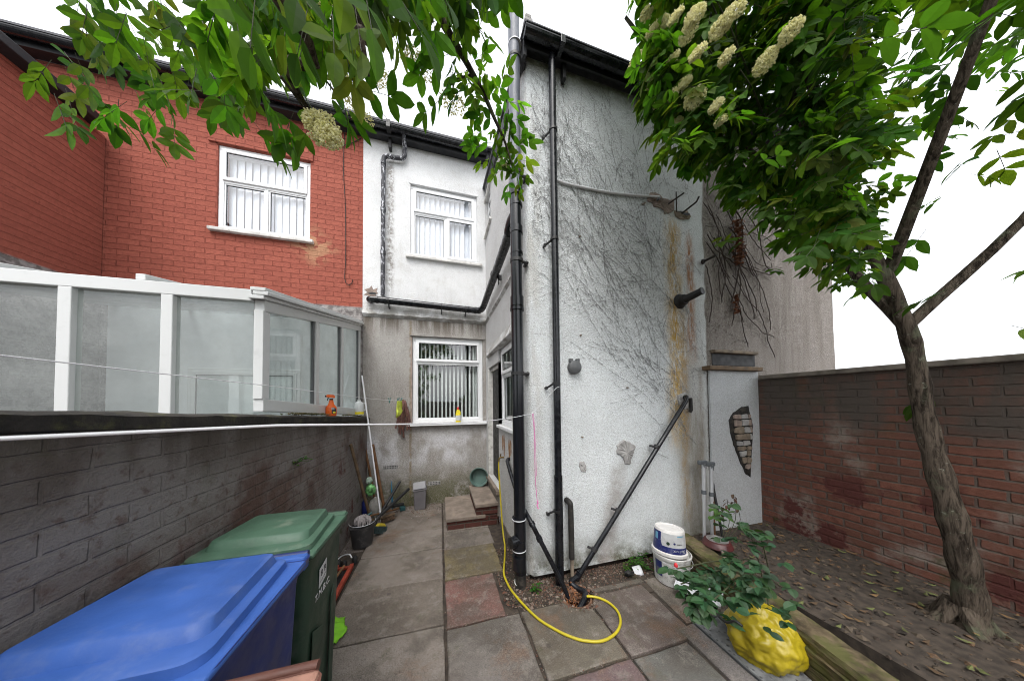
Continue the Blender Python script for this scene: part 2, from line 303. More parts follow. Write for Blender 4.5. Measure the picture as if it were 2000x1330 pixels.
def timber():
    n=NT('mossy_timber'); o=n.obj(); f=n.noise(n.vmul(o,(6,6,45)),1,5,.6)
    c=n.mix(n.mr(f,.35,.65),(.045,.035,.022),(.17,.13,.08)); c=n.mix(n.mr(n.noise(o,7,6,.7),.42,.62,0,.75),c,(.075,.085,.022))
    return n.set(c,.9,0,n.bump(f,.8,.012),.2)
M['timber']=timber()
M['tin']=plain('brushed_pan_base',(.48,.47,.46),.35,.8,var=.15,scale=30,dirt=(.12,.10,.09),dsc=12); M['maroon']=plain('maroon_enamel',(.075,.018,.018),.35,var=.3)
M['bucketwhite']=plain('white_paint_bucket',(.60,.60,.58),.5,var=.15,scale=7,dirt=(.14,.12,.11),dsc=16,damt=.65,bump=.3)
M['bucketlid']=plain('splashed_white_base',(.74,.72,.70),.5,var=.12,dirt=(.45,.40,.36),dsc=11,damt=.5)
M['navy']=plain('navy_label',(.012,.02,.13),.4,var=.15,dirt=(.3,.3,.35),dsc=18,damt=.3)
M['labelgrey']=plain('pale_label',(.50,.51,.52),.45,var=.15,dirt=(.25,.24,.24),dsc=18,damt=.4); M['labelblue']=plain('sky_blue_label',(.14,.38,.55),.4,var=.2)
M['bagyellow']=plain('yellow_rubbish_bag',(.40,.31,.012),.4,var=.15,scale=4,bump=.3); M['blackrub']=plain('black_rubber',(.012,.012,.012),.6,var=.2)
M['paper']=plain('crumpled_paper',(.68,.68,.72),.7,var=.1); M['traywhite']=plain('white_tray',(.62,.63,.65),.45,var=.12)
M['rosered']=plain('rosebud_red',(.62,.03,.04),.5,var=.2)
def chequer():
    n=NT('studded_cover'); p=n.pos(); X,Y,Z=n.sep(p)[0:3]
    v=n.vor(n.vadd(p,n.vmul(n.noise(p,20,2,col=True),(.006,.006,0))),34); st=n.mr(v,.20,.34,1,0)
    c=n.mix(n.mr(n.noise(p,8,6,.7),.35,.65),(.11,.115,.12),(.22,.225,.23)); c=n.mix(n.math('MULTIPLY',st,n.mr(n.noise(p,5,4),.4,.55,.2,.8)),c,(.045,.045,.045))
    return n.set(c,.8,0,n.bump(st,.6,.004),.4)
M['cover']=chequer()
def gravel():
    n=NT('gravel_stone'); a=n.nd('Attribute',attribute_name='tint'); return n.set(n.mix(n.mr(n.noise(n.pos(),90,3),.3,.7,0,.6),a.outputs['Color'],(.05,.04,.035)),.85,0,None,.3)
M['gravel']=gravel()
def leafmat(name,trans=.45,gl=.35,ca=(1.,1.,1.)):
    n=NT(name); a=n.nd('Attribute',attribute_name='tint'); c=a.outputs['Color']
    c=n.mix(n.mr(n.noise(n.pos(),25,3),.35,.7,0,.35),c,(.02,.05,.008))
    t=n.t; n.set(c,.6,0,None,gl)
    tr=n.nd('BsdfTranslucent'); n.put(tr.inputs[0],n.mix(1.,c,(2.6,2.9,.8),'MULTIPLY'))
    mx=n.nd('MixShader'); mx.inputs[0].default_value=trans; n.put(mx.inputs[1],n.b.outputs[0]); n.put(mx.inputs[2],tr.outputs[0]); n.put(n.out.inputs[0],mx.outputs[0]); return n.m
M['leaf']=leafmat('elder_leaf',.44,.12); M['roseleaf']=leafmat('rose_leaf',.2,.5); M['weed']=leafmat('weed_leaf',.4)
def bark():
    n=NT('elder_bark'); p=n.pos(); r=n.noise(n.vmul(p,(34,34,5)),1,6,.7,dist=.6); k=n.noise(p,7,5,.65)
    c=n.mix(n.mr(r,.35,.62),(.022,.017,.013),(.125,.10,.078)); c=n.mix(n.mr(k,.52,.66,0,.7),c,(.12,.13,.085)); c=n.mix(n.mr(n.noise(p,28,5,.7),.62,.68,0,.6),c,(.24,.24,.20))
    return n.set(c,.95,0,n.bump(r,1,.02),.1)
M['bark']=bark(); M['twig']=plain('green_twig',(.05,.055,.025),.7,var=.3)
def bl():
    n=NT('elder_blossom'); n.set(n.mix(n.mr(n.noise(n.pos(),60,2),.4,.6),(.74,.72,.42),(.88,.86,.66)),.8)
    tr=n.nd('BsdfTranslucent'); tr.inputs[0].default_value=(.9,.88,.6,1); mx=n.nd('MixShader'); mx.inputs[0].default_value=.55
    n.put(mx.inputs[1],n.b.outputs[0]); n.put(mx.inputs[2],tr.outputs[0]); n.put(n.out.inputs[0],mx.outputs[0]); return n.m
M['blossom']=bl()
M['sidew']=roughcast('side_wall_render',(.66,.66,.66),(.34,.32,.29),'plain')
M['rustwash']=plain('orange_brown_paint_test',(.36,.19,.09),.9,var=.5,scale=30)
M['copingm']=plain('black_mossy_coping',(.028,.024,.020),.95,var=.6,scale=14,bump=1,bs=60,dirt=(.10,.10,.035),dsc=9,damt=.6)
M['rusty']=plain('clay_drain_rim',(.17,.09,.055),.85,var=.5,scale=18,bump=.8,dirt=(.05,.035,.025),dsc=12)
M['drainwet']=plain('wet_drain_sump',(.045,.012,.006),.12,var=.4)
# ------------------------------------------------------------------ mesh builder
def frame_from(dz,up=V((0,0,1))):
    z=dz.normalized(); x=up.cross(z)
    if x.length<1e-4: x=V((1,0,0)).cross(z)
    x.normalize(); y=z.cross(x); return Matrix((x,y,z)).transposed()
class MB:
    def __init__(s): s.v=[]; s.f=[]; s.c=[]; s.mi=[]; s.mats=[]; s.T=None; s.col=None; s.m=0
    def mat(s,key):
        mm=M[key]
        if mm not in s.mats: s.mats.append(mm)
        s.m=s.mats.index(mm); return s
    def av(s,p):
        p=V(p); p=s.T@p if s.T else p; s.v.append(p); return len(s.v)-1
    def fa(s,idx): s.f.append(tuple(idx)); s.c.append(s.col); s.mi.append(s.m)
    def poly(s,pts): s.fa([s.av(p) for p in pts]); return s
    def box(s,x0,x1,y0,y1,z0,z1,taper=None,M3=None,C=None):
        c=[(x0,y0,z0),(x1,y0,z0),(x1,y1,z0),(x0,y1,z0),(x0,y0,z1),(x1,y0,z1),(x1,y1,z1),(x0,y1,z1)]
        if taper:
            cx,cy=(x0+x1)/2,(y0+y1)/2
            c=[(cx+(x-cx)*taper,cy+(y-cy)*taper,z) if i<4 else (x,y,z) for i,(x,y,z) in enumerate(c)]
        if M3 is not None: c=[V(C)+M3@V(q) for q in c]
        i=[s.av(q) for q in c]
        for q in ((0,3,2,1),(4,5,6,7),(0,1,5,4),(1,2,6,5),(2,3,7,6),(3,0,4,7)): s.fa([i[k] for k in q])
        return s
    def tube(s,pts,r,seg=12,cap=True,closed=False):
        pts=[V(p) for p in pts]; n=len(pts); rr=r if isinstance(r,(list,tuple)) else [r]*n
        t=[]
        for i in range(n):
            a=pts[max(i-1,0)]; b=pts[min(i+1,n-1)]
            if closed: a=pts[i-1]; b=pts[(i+1)%n]
            t.append((b-a).normalized())
        Fm=frame_from(t[0]); x=Fm.col[0].copy(); rings=[]
        for i in range(n):
            x=(x-t[i]*x.dot(t[i])); x=x.normalized() if x.length>1e-6 else frame_from(t[i]).col[0].copy()
            y=t[i].cross(x)
            rings.append([s.av(pts[i]+(x*math.cos(2*PI*k/seg)+y*math.sin(2*PI*k/seg))*rr[i]) for k in range(seg)])
        for i in range(n-1+(1 if closed else 0)):
            A,B=rings[i],rings[(i+1)%n]
            for k in range(seg): s.fa((A[k],A[(k+1)%seg],B[(k+1)%seg],B[k]))
        if cap and not closed: s.fa(rings[0][::-1]); s.fa(rings[-1])
        return s
    def lathe(s,prof,C=(0,0,0),M3=None,seg=32,sx=1,sy=1,cap=True):
        C=V(C); rings=[]
        for r,z in prof:
            ring=[]
            for k in range(seg):
                q=V((r*sx*math.cos(2*PI*k/seg),r*sy*math.sin(2*PI*k/seg),z)); q=M3@q if M3 is not None else q; ring.append(s.av(C+q))
            rings.append(ring)
        for A,B in zip(rings,rings[1:]):
            for k in range(seg): s.fa((A[k],A[(k+1)%seg],B[(k+1)%seg],B[k]))
        if cap and prof[0][0]>1e-5: s.fa(rings[0][::-1])
        if cap and prof[-1][0]>1e-5: s.fa(rings[-1])
        return s
    def prism(s,out,axis_vec):
        a=[s.av(p) for p in out]; b=[s.av(V(p)+V(axis_vec)) for p in out]; n=len(out)
        s.fa(a[::-1]); s.fa(b)
        for i in range(n): s.fa((a[i],a[(i+1)%n],b[(i+1)%n],b[i]))
        return s
    def build(s,name,mat,parent=None,bevel=0,smooth=False,label=None,cat=None,group=None,kind=None,bseg=2,loc=None):
        me=bpy.data.meshes.new(name); off=V(parent['_loc']) if parent is not None else V(loc or (0,0,0))
        me.from_pydata([tuple(p-off) for p in s.v],[],s.f)
        if s.mats: 
            for x in s.mats: me.materials.append(x)
            me.polygons.foreach_set('material_index',s.mi)
        else: me.materials.append(M[mat])
        if any(c is not None for c in s.c):
            at=me.color_attributes.new('tint','FLOAT_COLOR','CORNER'); buf=[]
            for f,c in zip(s.f,s.c): buf+=list((*(c or (.2,.2,.2)),1))*len(f)
            at.data.foreach_set('color',buf)
        me.update(); 
        if smooth:
            me.polygons.foreach_set('use_smooth',[True]*len(me.polygons))
            if smooth!='all':
                try: me.set_sharp_from_angle(angle=R(40))
                except Exception: pass
        o=bpy.data.objects.new(name,me); COL.objects.link(o)
        if parent is not None: o.parent=parent; o['_loc']=parent['_loc']
        else: o.location=off; o['_loc']=tuple(off)
        if bevel:
            b=o.modifiers.new('bevel','BEVEL'); b.width=bevel; b.segments=bseg; b.limit_method='ANGLE'; b.angle_limit=R(35)
        tag(o,label,cat,group,kind); return o
def tag(o,label=None,cat=None,group=None,kind=None):
    for k,x in (('label',label),('category',cat),('group',group),('kind',kind)):
        if x: o[k]=x
    return o
def thing(name,label,cat,loc=(0,0,0),group=None):
    o=bpy.data.objects.new(name,None); COL.objects.link(o); o.location=loc; o['_loc']=tuple(float(x) for x in loc); o.empty_display_size=.1
    return tag(o,label,cat,group)
def smooth_path(pts,n=8):
    pts=[V(p) for p in pts]; out=[]
    P=[pts[0]*2-pts[1]]+pts+[pts[-1]*2-pts[-2]]
    for i in range(1,len(P)-2):
        for k in range(n):
            t=k/n; a,b,c,d=P[i-1],P[i],P[i+1],P[i+2]
            out.append(.5*((2*b)+(-a+c)*t+(2*a-5*b+4*c-d)*t*t+(-a+3*b-3*c+d)*t**3))
    out.append(pts[-1]); return out
def text_mesh(name,body,size,Mx,mat,parent,ext=.0006):
    cu=bpy.data.curves.new(name,'FONT'); cu.body=body; cu.size=size; cu.extrude=ext; cu.align_x='CENTER'; cu.align_y='CENTER'
    tmp=bpy.data.objects.new('tmp',cu); COL.objects.link(tmp); dg=bpy.context.evaluated_depsgraph_get()
    me=bpy.data.meshes.new_from_object(tmp.evaluated_get(dg)); bpy.data.objects.remove(tmp); bpy.data.curves.remove(cu)
    off=V(parent['_loc'])
    me.transform(Matrix.Translation(-off)@Mx); me.materials.clear(); me.materials.append(M[mat]); me.name=name
    o=bpy.data.objects.new(name,me); COL.objects.link(o); o.parent=parent; o['_loc']=parent['_loc']; return o
def basis(o,x,y,z):
    m=Matrix((V(x),V(y),V(z))).transposed().to_4x4(); m.translation=V(o); return m
# wall with rectangular openings. T maps local (a, b, c): a along, b outward (front at b=0, back at -th), c up
def wallmb(T,a0,a1,c0,c1,holes,th,reveal=None,mb=None,step=.6):
    mb=mb or MB(); mb.T=T
    A=sorted({a0,a1,*[h[0] for h in holes],*[h[1] for h in holes]}); C=sorted({c0,c1,*[h[2] for h in holes],*[h[3] for h in holes]})
    inh=lambda a,c: any(h[0]<a<h[1] and h[2]<c<h[3] for h in holes)
    for i in range(len(A)-1):
        for j in range(len(C)-1):
            if inh((A[i]+A[i+1])/2,(C[j]+C[j+1])/2): continue
            for b,fl in ((0,0),(-th,1)):
                q=[(A[i],b,C[j]),(A[i+1],b,C[j]),(A[i+1],b,C[j+1]),(A[i],b,C[j+1])]; mb.poly(q if not fl else q[::-1])
    for h in holes+[(a0,a1,c0,c1)]:
        x0,x1,z0,z1=h
        for q in (((x0,z0),(x0,z1)),((x1,z0),(x1,z1)),((x0,z0),(x1,z0)),((x0,z1),(x1,z1))):
            (p0,r0),(p1,r1)=q; mb.poly([(p0,0,r0),(p1,0,r1),(p1,-th,r1),(p0,-th,r0)])
    return mb
# uPVC window. local a 0..w, c 0..h, b outward. bars: sashes list (a0,a1,c0,c1,open)
def window(parent,T,w,h,panes,fw=.06,dep_=.07,glass_='glass',frame_m='upvc',sash_depth=.018):
    f=MB(); f.T=T
    win=None
    f.box(0,w,-dep_,0,0,fw); f.box(0,w,-dep_,0,h-fw,h); f.box(0,fw,-dep_,0,fw,h-fw); f.box(w-fw,w,-dep_,0,fw,h-fw)
    win=f.build('window',frame_m,parent,bevel=.006)
    tr=MB(); tr.T=T; any_=False
    cs=sorted({p[3] for p in panes if p[3]<h-fw-.01})
    for (a0,a1,c0,c1,op) in panes:
        if c1<h-fw-.02: tr.box(fw+.0005 if a0<=fw+.01 else a0-.025,w-fw-.0005 if a1>=w-fw-.01 else a1+.025,-dep_+.003,-.003,c1+.0005,c1+fw*.75); any_=True
        if a1<w-fw-.02: tr.box(a1+.0005,a1+fw*.75,-dep_+.005,-.005,c0,c1-.001); any_=True
    if any_: tr.build('transom',frame_m,win,bevel=.004)
    for (a0,a1,c0,c1,op) in panes:
        s=MB(); s.T=T; k=.045 if op else .016; o=sash_depth if op else -.012
        e=-.012 if op else .0008; A0,A1,C0,C1=a0+e,a1-e,c0+e,c1-e; b0=(.0008 if op else -.05)
        s.box(A0,A1,b0,o,C0,C0+k); s.box(A0,A1,b0,o,C1-k,C1); s.box(A0,A0+k,b0,o,C0+k,C1-k); s.box(A1-k,A1,b0,o,C0+k,C1-k)
        s.build('sash',frame_m,win,bevel=.004)
        g=MB(); g.T=T; k2=k+.0 ; gg=.006
        A0+=k2;A1-=k2;C0+=k2;C1-=k2; y=o-.012
        g.box(A0,A1,y-.01,y,C0,C0+gg); g.box(A0,A1,y-.01,y,C1-gg,C1); g.box(A0,A0+gg,y-.01,y,C0+gg,C1-gg); g.box(A1-gg,A1,y-.01,y,C0+gg,C1-gg)
        g.build('gasket','gasket',win)
        p=MB(); p.T=T; p.poly([(A0+gg*.5,y-.005,C0+gg*.5),(A1-gg*.5,y-.005,C0+gg*.5),(A1-gg*.5,y-.005,C1-gg*.5),(A0+gg*.5,y-.005,C1-gg*.5)]); p.build('pane',glass_,win)
    return win
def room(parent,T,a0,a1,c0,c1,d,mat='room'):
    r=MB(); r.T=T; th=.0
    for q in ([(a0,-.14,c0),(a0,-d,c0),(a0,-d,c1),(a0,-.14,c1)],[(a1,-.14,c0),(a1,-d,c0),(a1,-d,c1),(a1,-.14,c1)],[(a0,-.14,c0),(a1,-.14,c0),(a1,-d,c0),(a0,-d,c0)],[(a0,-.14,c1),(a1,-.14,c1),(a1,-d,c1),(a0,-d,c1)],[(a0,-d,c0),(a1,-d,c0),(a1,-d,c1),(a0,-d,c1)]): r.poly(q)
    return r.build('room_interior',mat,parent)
def blinds(parent,T,a0,a1,c0,c1,n,ang,wid,b=-.13,mat='blind'):
    m_=MB(); m_.T=T; st=(a1-a0)/n
    for i in range(n):
        c=a0+st*(i+.5); an=ang+random.uniform(-.06,.06); dx,dy=math.cos(an)*wid/2,math.sin(an)*wid/2
        sg=[(-1,0),(-.5,.004),(0,.006),(.5,.004),(1,0)]
        pts=[(c+t*dx-math.sin(an)*o_,b+t*dy+math.cos(an)*o_) for t,o_ in sg]
        for p,q in zip(pts,pts[1:]): m_.poly([(p[0],p[1],c0),(q[0],q[1],c0),(q[0],q[1],c1),(p[0],p[1],c1)])
    m_.box(a0,a1,b-.02,b+.02,c1+.001,c1+.04)
    return m_.build('vertical_blind',mat,parent)
# ================================================================== SETTING
g=MB(); g.box(-60,60,-60,80,-.4,-.20); g.build('ground','soil',kind='structure')
YB,YE,XS,XL=4.62,2.35,.80,-1.12
# paving flags
pv=MB(); rnd=random.Random(3)
def slabp(pts,tint,z=0.):
    pv.col=tint; cx=sum(p[0] for p in pts)/len(pts); cy=sum(p[1] for p in pts)/len(pts); top=[];mid=[]
    for i in range(len(pts)):
        a=V((*pts[i],z)); b=V((*pts[(i+1)%len(pts)],z)); n=max(1,int((b-a).length/.1))
        for k in range(n):
            q=a.lerp(b,k/n)+V((rnd.uniform(-.004,.004),rnd.uniform(-.004,.004),0)); inn=(V((cx,cy,q.z))-q).normalized(); mid.append(q-V((0,0,.006))); top.append(q+inn*.009)
    T_=[pv.av(q) for q in top]; Mi=[pv.av(q) for q in mid]; B=[pv.av(q-V((0,0,.05))) for q in mid]; N=len(top); pv.fa(T_)
    for i in range(N): k=(i+1)%N; pv.fa((Mi[i],Mi[k],T_[k],T_[i])); pv.fa((B[i],B[k],Mi[k],Mi[i]))
def slab(x0,x1,y0,y1,tint,dz=0.,sk=0.,gap=.006,x0b=None,x1b=None):
    pv.col=tint; z=dz+rnd.uniform(-.003,.003); tx,ty=rnd.uniform(-.003,.003),rnd.uniform(-.003,.003); e=gap
    pts=[(x0+e,y0+e+sk,z),(x1-e,y0+e,z+tx),((x1b or x1)-e,y1-e,z+ty),((x0b or x0)+e,y1-e+sk,z)]
    c=.012; cx=sum(p[0] for p in pts)/4; cy=sum(p[1] for p in pts)/4
    j=lambda a=.004: rnd.uniform(-a,a)
    top=[];mid=[]
    n=6
    for i in range(4):
        a=V(pts[i]); b=V(pts[(i+1)%4])
        for k in range(n):
            q=a.lerp(b,k/n)+V((j(),j(),0)); inn=V((cx,cy,q.z))-q; inn.normalize()
            mid.append(q-V((0,0,.006))); top.append(q+inn*.009)
    T_=[pv.av(q) for q in top]; Mi=[pv.av(q) for q in mid]; B=[pv.av(q-V((0,0,.05))) for q in mid]; N=len(top)
    pv.fa(T_)
    for i in range(N): k=(i+1)%N; pv.fa((Mi[i],Mi[k],T_[k],T_[i])); pv.fa((B[i],B[k],Mi[k],Mi[i]))
G=lambda a=.0:(.225+a,.19+a,.162+a)
ys=[4.61,3.67,3.19,2.65,2.10,1.52,.62,-.28,-1.2,-2.1,-3.0,-3.9]
for i in range(len(ys)-1): slab(-.85 if i else -.95,.03,ys[i+1],ys[i],G(rnd.uniform(-.015,.02)) if i!=3 else (.175,.145,.12),sk=.02,x0b=-.85)
slab(.04,.64,3.14,3.56,(.22,.19,.165)); slab(.04,.64,3.56,4.61,G())
slab(.04,.62,2.61,3.14,(.19,.15,.07)); slab(.04,.51,2.06,2.60,(.205,.098,.082)); slab(.04,.62,1.51,2.05,(.175,.155,.14),gap=.008)
slab(.64,.80,2.78,3.55,(.155,.14,.13),dz=-.012)
slabp([(.636,1.506),(1.209,1.506),(1.209,1.915),(1.15,1.935),(1.06,1.965),(1.015,2.02),(1.005,2.045),(.636,2.045)],(.145,.125,.095)); slabp([(1.231,1.501),(1.794,1.501),(1.794,2.044),(1.285,2.044),(1.262,1.985),(1.231,1.94)],(.135,.105,.095)); 
slab(.04,.62,.93,1.50,G(.01)); slab(.63,1.215,.92,1.49,(.15,.10,.10)); slab(1.225,1.68,.92,1.485,(.135,.135,.125))
slab(1.31,1.85,2.06,2.12,(.12,.105,.085)); slab(1.82,2.5,1.60,2.10,(.17,.145,.12),dz=-.004,x0b=1.86); slab(1.70,1.86,.92,1.59,(.17,.155,.15),dz=.003)
for j in range(6):
    for i in range(4): slab(.04+i*.59,.62+i*.59,.33-j*.6,.91-j*.6,G(rnd.uniform(-.03,.02)))
slab(-1.11,-.86,3.40,4.60,(.13,.11,.10),dz=-.014); 
pv.box(2.42,3.9,-4,.91,-.06,-.004); pv.box(-1.11,-.87,-4,1.45,-.06,-.008)
pv.build('paving','pave',kind='structure')
# concrete bed under the joints
b_=MB(); b_.box(-1.12,3.8,-4,1.90,-.12,-.022); b_.box(1.30,3.8,1.901,1.95,-.12,-.022); b_.box(-1.12,.98,1.901,1.95,-.12,-.022); b_.box(-1.12,.62,1.951,4.61,-.12,-.022); b_.build('paving_bed','soil',kind='structure')
b_=MB(); b_.box(1.31,3.3,1.951,2.36,-.12,-.010); b_.box(.621,.99,1.951,2.36,-.12,-.010); b_.box(.621,.82,2.361,4.6,-.12,-.014); b_.box(.991,1.309,2.19,2.36,-.12,-.01); b_.build('soil_strip','soil',kind='structure')
# studded cover set in the paving
t=thing('inspection_cover','grey studded metal inspection cover let into the paving at bottom right','cover',(2.1,1.2,0))
MB().box(1.875,2.40,.93,1.57,-.02,.004).build('cover_plate','cover',t,bevel=.003)
fr=MB(); fr.box(1.862,1.873,.91,1.59,-.02,.007); fr.box(2.402,2.415,.91,1.59,-.02,.007); fr.box(1.874,2.401,1.572,1.59,-.02,.007); fr.build('cover_frame','greyplastic',t)
# gravel and rubble at the foot of the walls
gr_=MB(); rg=random.Random(11)
def stone(mb,p,s,rg):
    fr_=Matrix.Rotation(rg.uniform(0,6.3),3,'Z')@Matrix.Rotation(rg.uniform(-.6,.6),3,'X')
    a,b,c=s*rg.uniform(.7,1.3),s*rg.uniform(.5,1),s*rg.uniform(.3,.7)
    vs=[mb.av(V(p)+fr_@V(q)) for q in ((a,0,0),(0,b,0),(-a,0,0),(0,-b,0),(0,0,c),(.2*a,.1*b,-c))]
    for q in ((0,1,4),(1,2,4),(2,3,4),(3,0,4),(1,0,5),(2,1,5),(3,2,5),(0,3,5)): mb.fa([vs[k] for k in q])
pal=[(.17,.11,.08),(.12,.07,.05),(.09,.06,.045),(.24,.18,.14),(.06,.045,.035),(.16,.07,.045),(.30,.25,.21),(.08,.07,.04)]
for i in range(5200):
    k=rg.random()
    if k<.55: x=rg.uniform(.82,2.3); y=2.38-abs(rg.gauss(0,.13)); y=max(y,2.03+.03*rg.random()) 
    elif k<.80: x=rg.uniform(.53,1.03); y=rg.uniform(2.06,2.45) if x>.64 else rg.uniform(2.1,2.6)
    elif k<.88: x=rg.uniform(.60,.80); y=rg.uniform(2.3,3.0)
    else:
        a=rg.uniform(0,2*PI); r=rg.uniform(.13,.2); x=1.16+r*math.cos(a); y=2.06+r*.8*math.sin(a)
    if (x-1.16)**2+((y-2.06)/.8)**2<.125**2: continue
    if x>2.45: continue
    gr_.col=rg.choice(pal); s=rg.uniform(.003,.011) if rg.random()<.93 else rg.uniform(.012,.022)
    stone(gr_,(x,y,-.008+s*.3),s,rg)
for i in range(900):
    k=rg.random()
    if k<.4: x=rg.uniform(-1.1,.05); y=4.6-abs(rg.gauss(0,.12))
    elif k<.7: x=-1.10+abs(rg.gauss(0,.07)); y=rg.uniform(1.5,4.6)
    else: x=rg.uniform(-.6,0); y=4.5-abs(rg.gauss(0,.25))
    gr_.col=rg.choice(pal+[(.5,.47,.44)]); s=rg.uniform(.003,.010); stone(gr_,(x,y,s*.3),s,rg)
for i in range(420):   # grit in the open joints
    x,y=rg.choice([(.035,rg.uniform(1.3,3.6)),(rg.uniform(.04,.6),2.055),(rg.uniform(.64,1.2),1.495),(1.22,rg.uniform(1.0,2.0)),(.625,rg.uniform(1.3,2.1)),(rg.uniform(1.7,2.6),rg.uniform(1.55,1.7))])
    gr_.col=rg.choice(pal); s=rg.uniform(.002,.006); stone(gr_,(x+rg.gauss(0,.006),y+rg.gauss(0,.006),-.004),s,rg)
gr_.build('gravel','gravel',kind='stuff')
# ================================================================== MAIN HOUSE (white upper, grey lower)
TB=basis((0,YB,0),(1,0,0),(0,-1,0),(0,0,1))       # local a=X, b=outward (towards camera), c=Z
TBu=basis((0,YB-.025,0),(1,0,0),(0,-1,0),(0,0,1))
house=thing('rendered_house','rendered house back with white upper storey above a stained grey roughcast storey','house',(-.2,YB,0))
mb=wallmb(TBu,-1.19,XS+.05,3.2,6.02,[(-.475,.645,4.165,5.40)],.25)
mb.build('upper_wall','white',house)
mb=wallmb(TB,-1.19,XS+.05,-.05,3.09,[(-.445,.74,1.35,2.815)],.25); mb.build('lower_wall','grey',house)
fl=MB(); n=40   # flared drip where the upper render stops
for i in range(n):
    x0=-1.19+(XS+1.19)*i/n; x1=-1.19+(XS+1.19)*(i+1)/n; w0,w1=[.006*math.sin(k*2.3)+.004*math.sin(k*5.1) for k in (i,i+1)]
    P=lambda x,y,z,w_:(x,YB-y,z+w_)
    fl.poly([P(x0,.025,3.2,0),P(x1,.025,3.2,0),P(x1,.05,3.135,w1),P(x0,.05,3.135,w0)]); fl.poly([P(x0,.05,3.135,w0),P(x1,.05,3.135,w1),P(x1,-.02,3.09,0),P(x0,-.02,3.09,0)])
fl.build('render_drip','white',house,smooth=True)
# upper window
Tw=basis((-.475,YB+.01,4.165),(1,0,0),(0,-1,0),(0,0,1)); W,Hh=1.12,1.235
win=window(house,Tw,W,Hh,[(.06,W-.06,.80,Hh-.06,True),(.06,.56,.06,.755,False),(.61,W-.06,.06,.755,True)],glass_='glassup')
blinds(win,Tw,.05,W-.05,.06,Hh-.08,12,.42,.088,-.09,'blindlt'); room(win,Tw,-.1,W+.1,-.1,Hh+.1,1.5,'roomlt')
sl=MB(); sl.box(-.545,.735,YB-.085,YB-.024,4.118,4.164); sl.build('window_sill','sill',win,bevel=.008)
hd=MB(); hd.box(-.50,.66,YB-.034,YB-.02,5.402,5.418); hd.build('render_edge','white',win)
# lower window
Tw=basis((-.445,YB+.03,1.35),(1,0,0),(0,-1,0),(0,0,1)); W,Hh=1.185,1.465
win=window(house,Tw,W,Hh,[(.07,W-.07,1.06,Hh-.07,True),(.07,W-.07,.07,1.01,False)],fw=.07)
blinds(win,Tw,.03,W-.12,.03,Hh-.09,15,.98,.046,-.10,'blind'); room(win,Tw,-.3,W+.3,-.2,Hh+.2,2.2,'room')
cu=MB(); cu.T=Tw
for i in range(14): cu.box(W-.15+i*.010,W-.143+i*.010,-.115-.012*math.sin(i*1.1),-.108-.012*math.sin(i*1.1),.02,Hh-.05)
cu.build('curtain','blind',win)
sl=MB(); sl.box(-.535,XS-.002,YB-.075,YB+.028,1.310,1.347); sl.build('window_sill','upvc',win,bevel=.006)
hd=MB(); hd.box(-.48,.77,YB-.028,YB-.001,2.817,2.85); hd.build('window_head','grey',win,bevel=.004)
sd_=MB(); sd_.box(-.472,-.447,YB-.006,YB+.03,1.35,2.81); sd_.build('frame_filler','mortar',win)
# eaves: fascia, soffit, gutter, roof
ev=MB(); ev.box(-1.19,.86,YB-.14,YB-.02,6.021,6.045); ev.build('soffit','soffit',house)
ev=MB(); ev.box(-1.19,.86,YB-.165,YB-.141,6.00,6.17); ev.build('fascia','soffit',house,bevel=.003)
def gutter(parent,a,b,out,r=.058,mat='black',name='gutter'):
    a,b,out=V(a),V(b),V(out); mb=MB(); dn=V((0,0,-1)); n_=10; ring=lambda c,rr:[c+out*(rr*math.cos(PI*k/n_))*1.0+dn*(rr*math.sin(PI*k/n_)) for k in range(n_+1)]
    A,B,A2,B2=ring(a,r),ring(b,r),ring(a,r-.004),ring(b,r-.004)
    for k in range(n_):
        mb.poly([A[k],A[k+1],B[k+1],B[k]]); mb.poly([A2[k],B2[k],B2[k+1],A2[k+1]])
    for q in ((A[0],B[0],B2[0],A2[0]),(A[n_],B[n_],B2[n_],A2[n_])): mb.poly(q)
    mb.poly(A); mb.poly(B)
    mb.tube([a+out*r,b+out*r],.006,6)
    return mb.build(name,mat,parent,smooth=True)
gt=gutter(house,(-1.19,YB-.225,6.10),(.80,YB-.225,6.085),(0,-1,0),.06)
for x in (-.78,):
    q=MB(); q.box(x-.03,x+.03,YB-.29,YB-.165,6.03,6.15); q.box(x-.022,x+.022,YB-.12,YB-.03,5.86,6.02); q.build('gutter_joint','blackm',gt,bevel=.004)
ro=MB()
ro.prism([(-1.19,YB-.24,6.15),(-1.19,YB-.24,6.18),(-1.19,YB+3.8,9.0),(-1.19,YB+7.5,6.1),(-1.19,YB+7.4,6.05),(-1.19,YB+3.8,8.9)],(4.8,0,0)); ro.build('roof','slate',house)
MB().box(-1.19,3.6,YB+.3,YB+7.3,-.05,6.0).build('inner_block','room',house)
# peeling rainwater pipe with offset
pp=MB(); yy=YB-.09; pp.tube(smooth_path([(-.56,YB-.2,6.06),(-.56,yy,5.94),(-.56,yy,5.86)],4),.034,12)
pp.build('rainwater_pipe','peel',house,smooth=True); 
pp=MB(); pp.tube(smooth_path([(-.56,yy,5.86),(-.56,yy,5.80),(-.60,yy,5.745),(-.70,yy,5.73),(-.82,yy,5.725),(-.87,yy,5.69),(-.88,yy,5.62)],5),.034,12)
o_=pp.build('rainwater_offset','peel',house,smooth=True)
pp=MB(); pp.tube([(-.88,yy,5.62),(-.882,yy,4.6),(-.885,yy,3.42)],.033,14); dp=pp.build('downpipe','peel',house,smooth=True)
for z in (5.63,4.86,4.15): 
    q=MB(); q.tube([(-.882,yy,z),(-.882,yy,z-.06)],.040,14); q.build('pipe_collar','peel',dp,smooth=True)
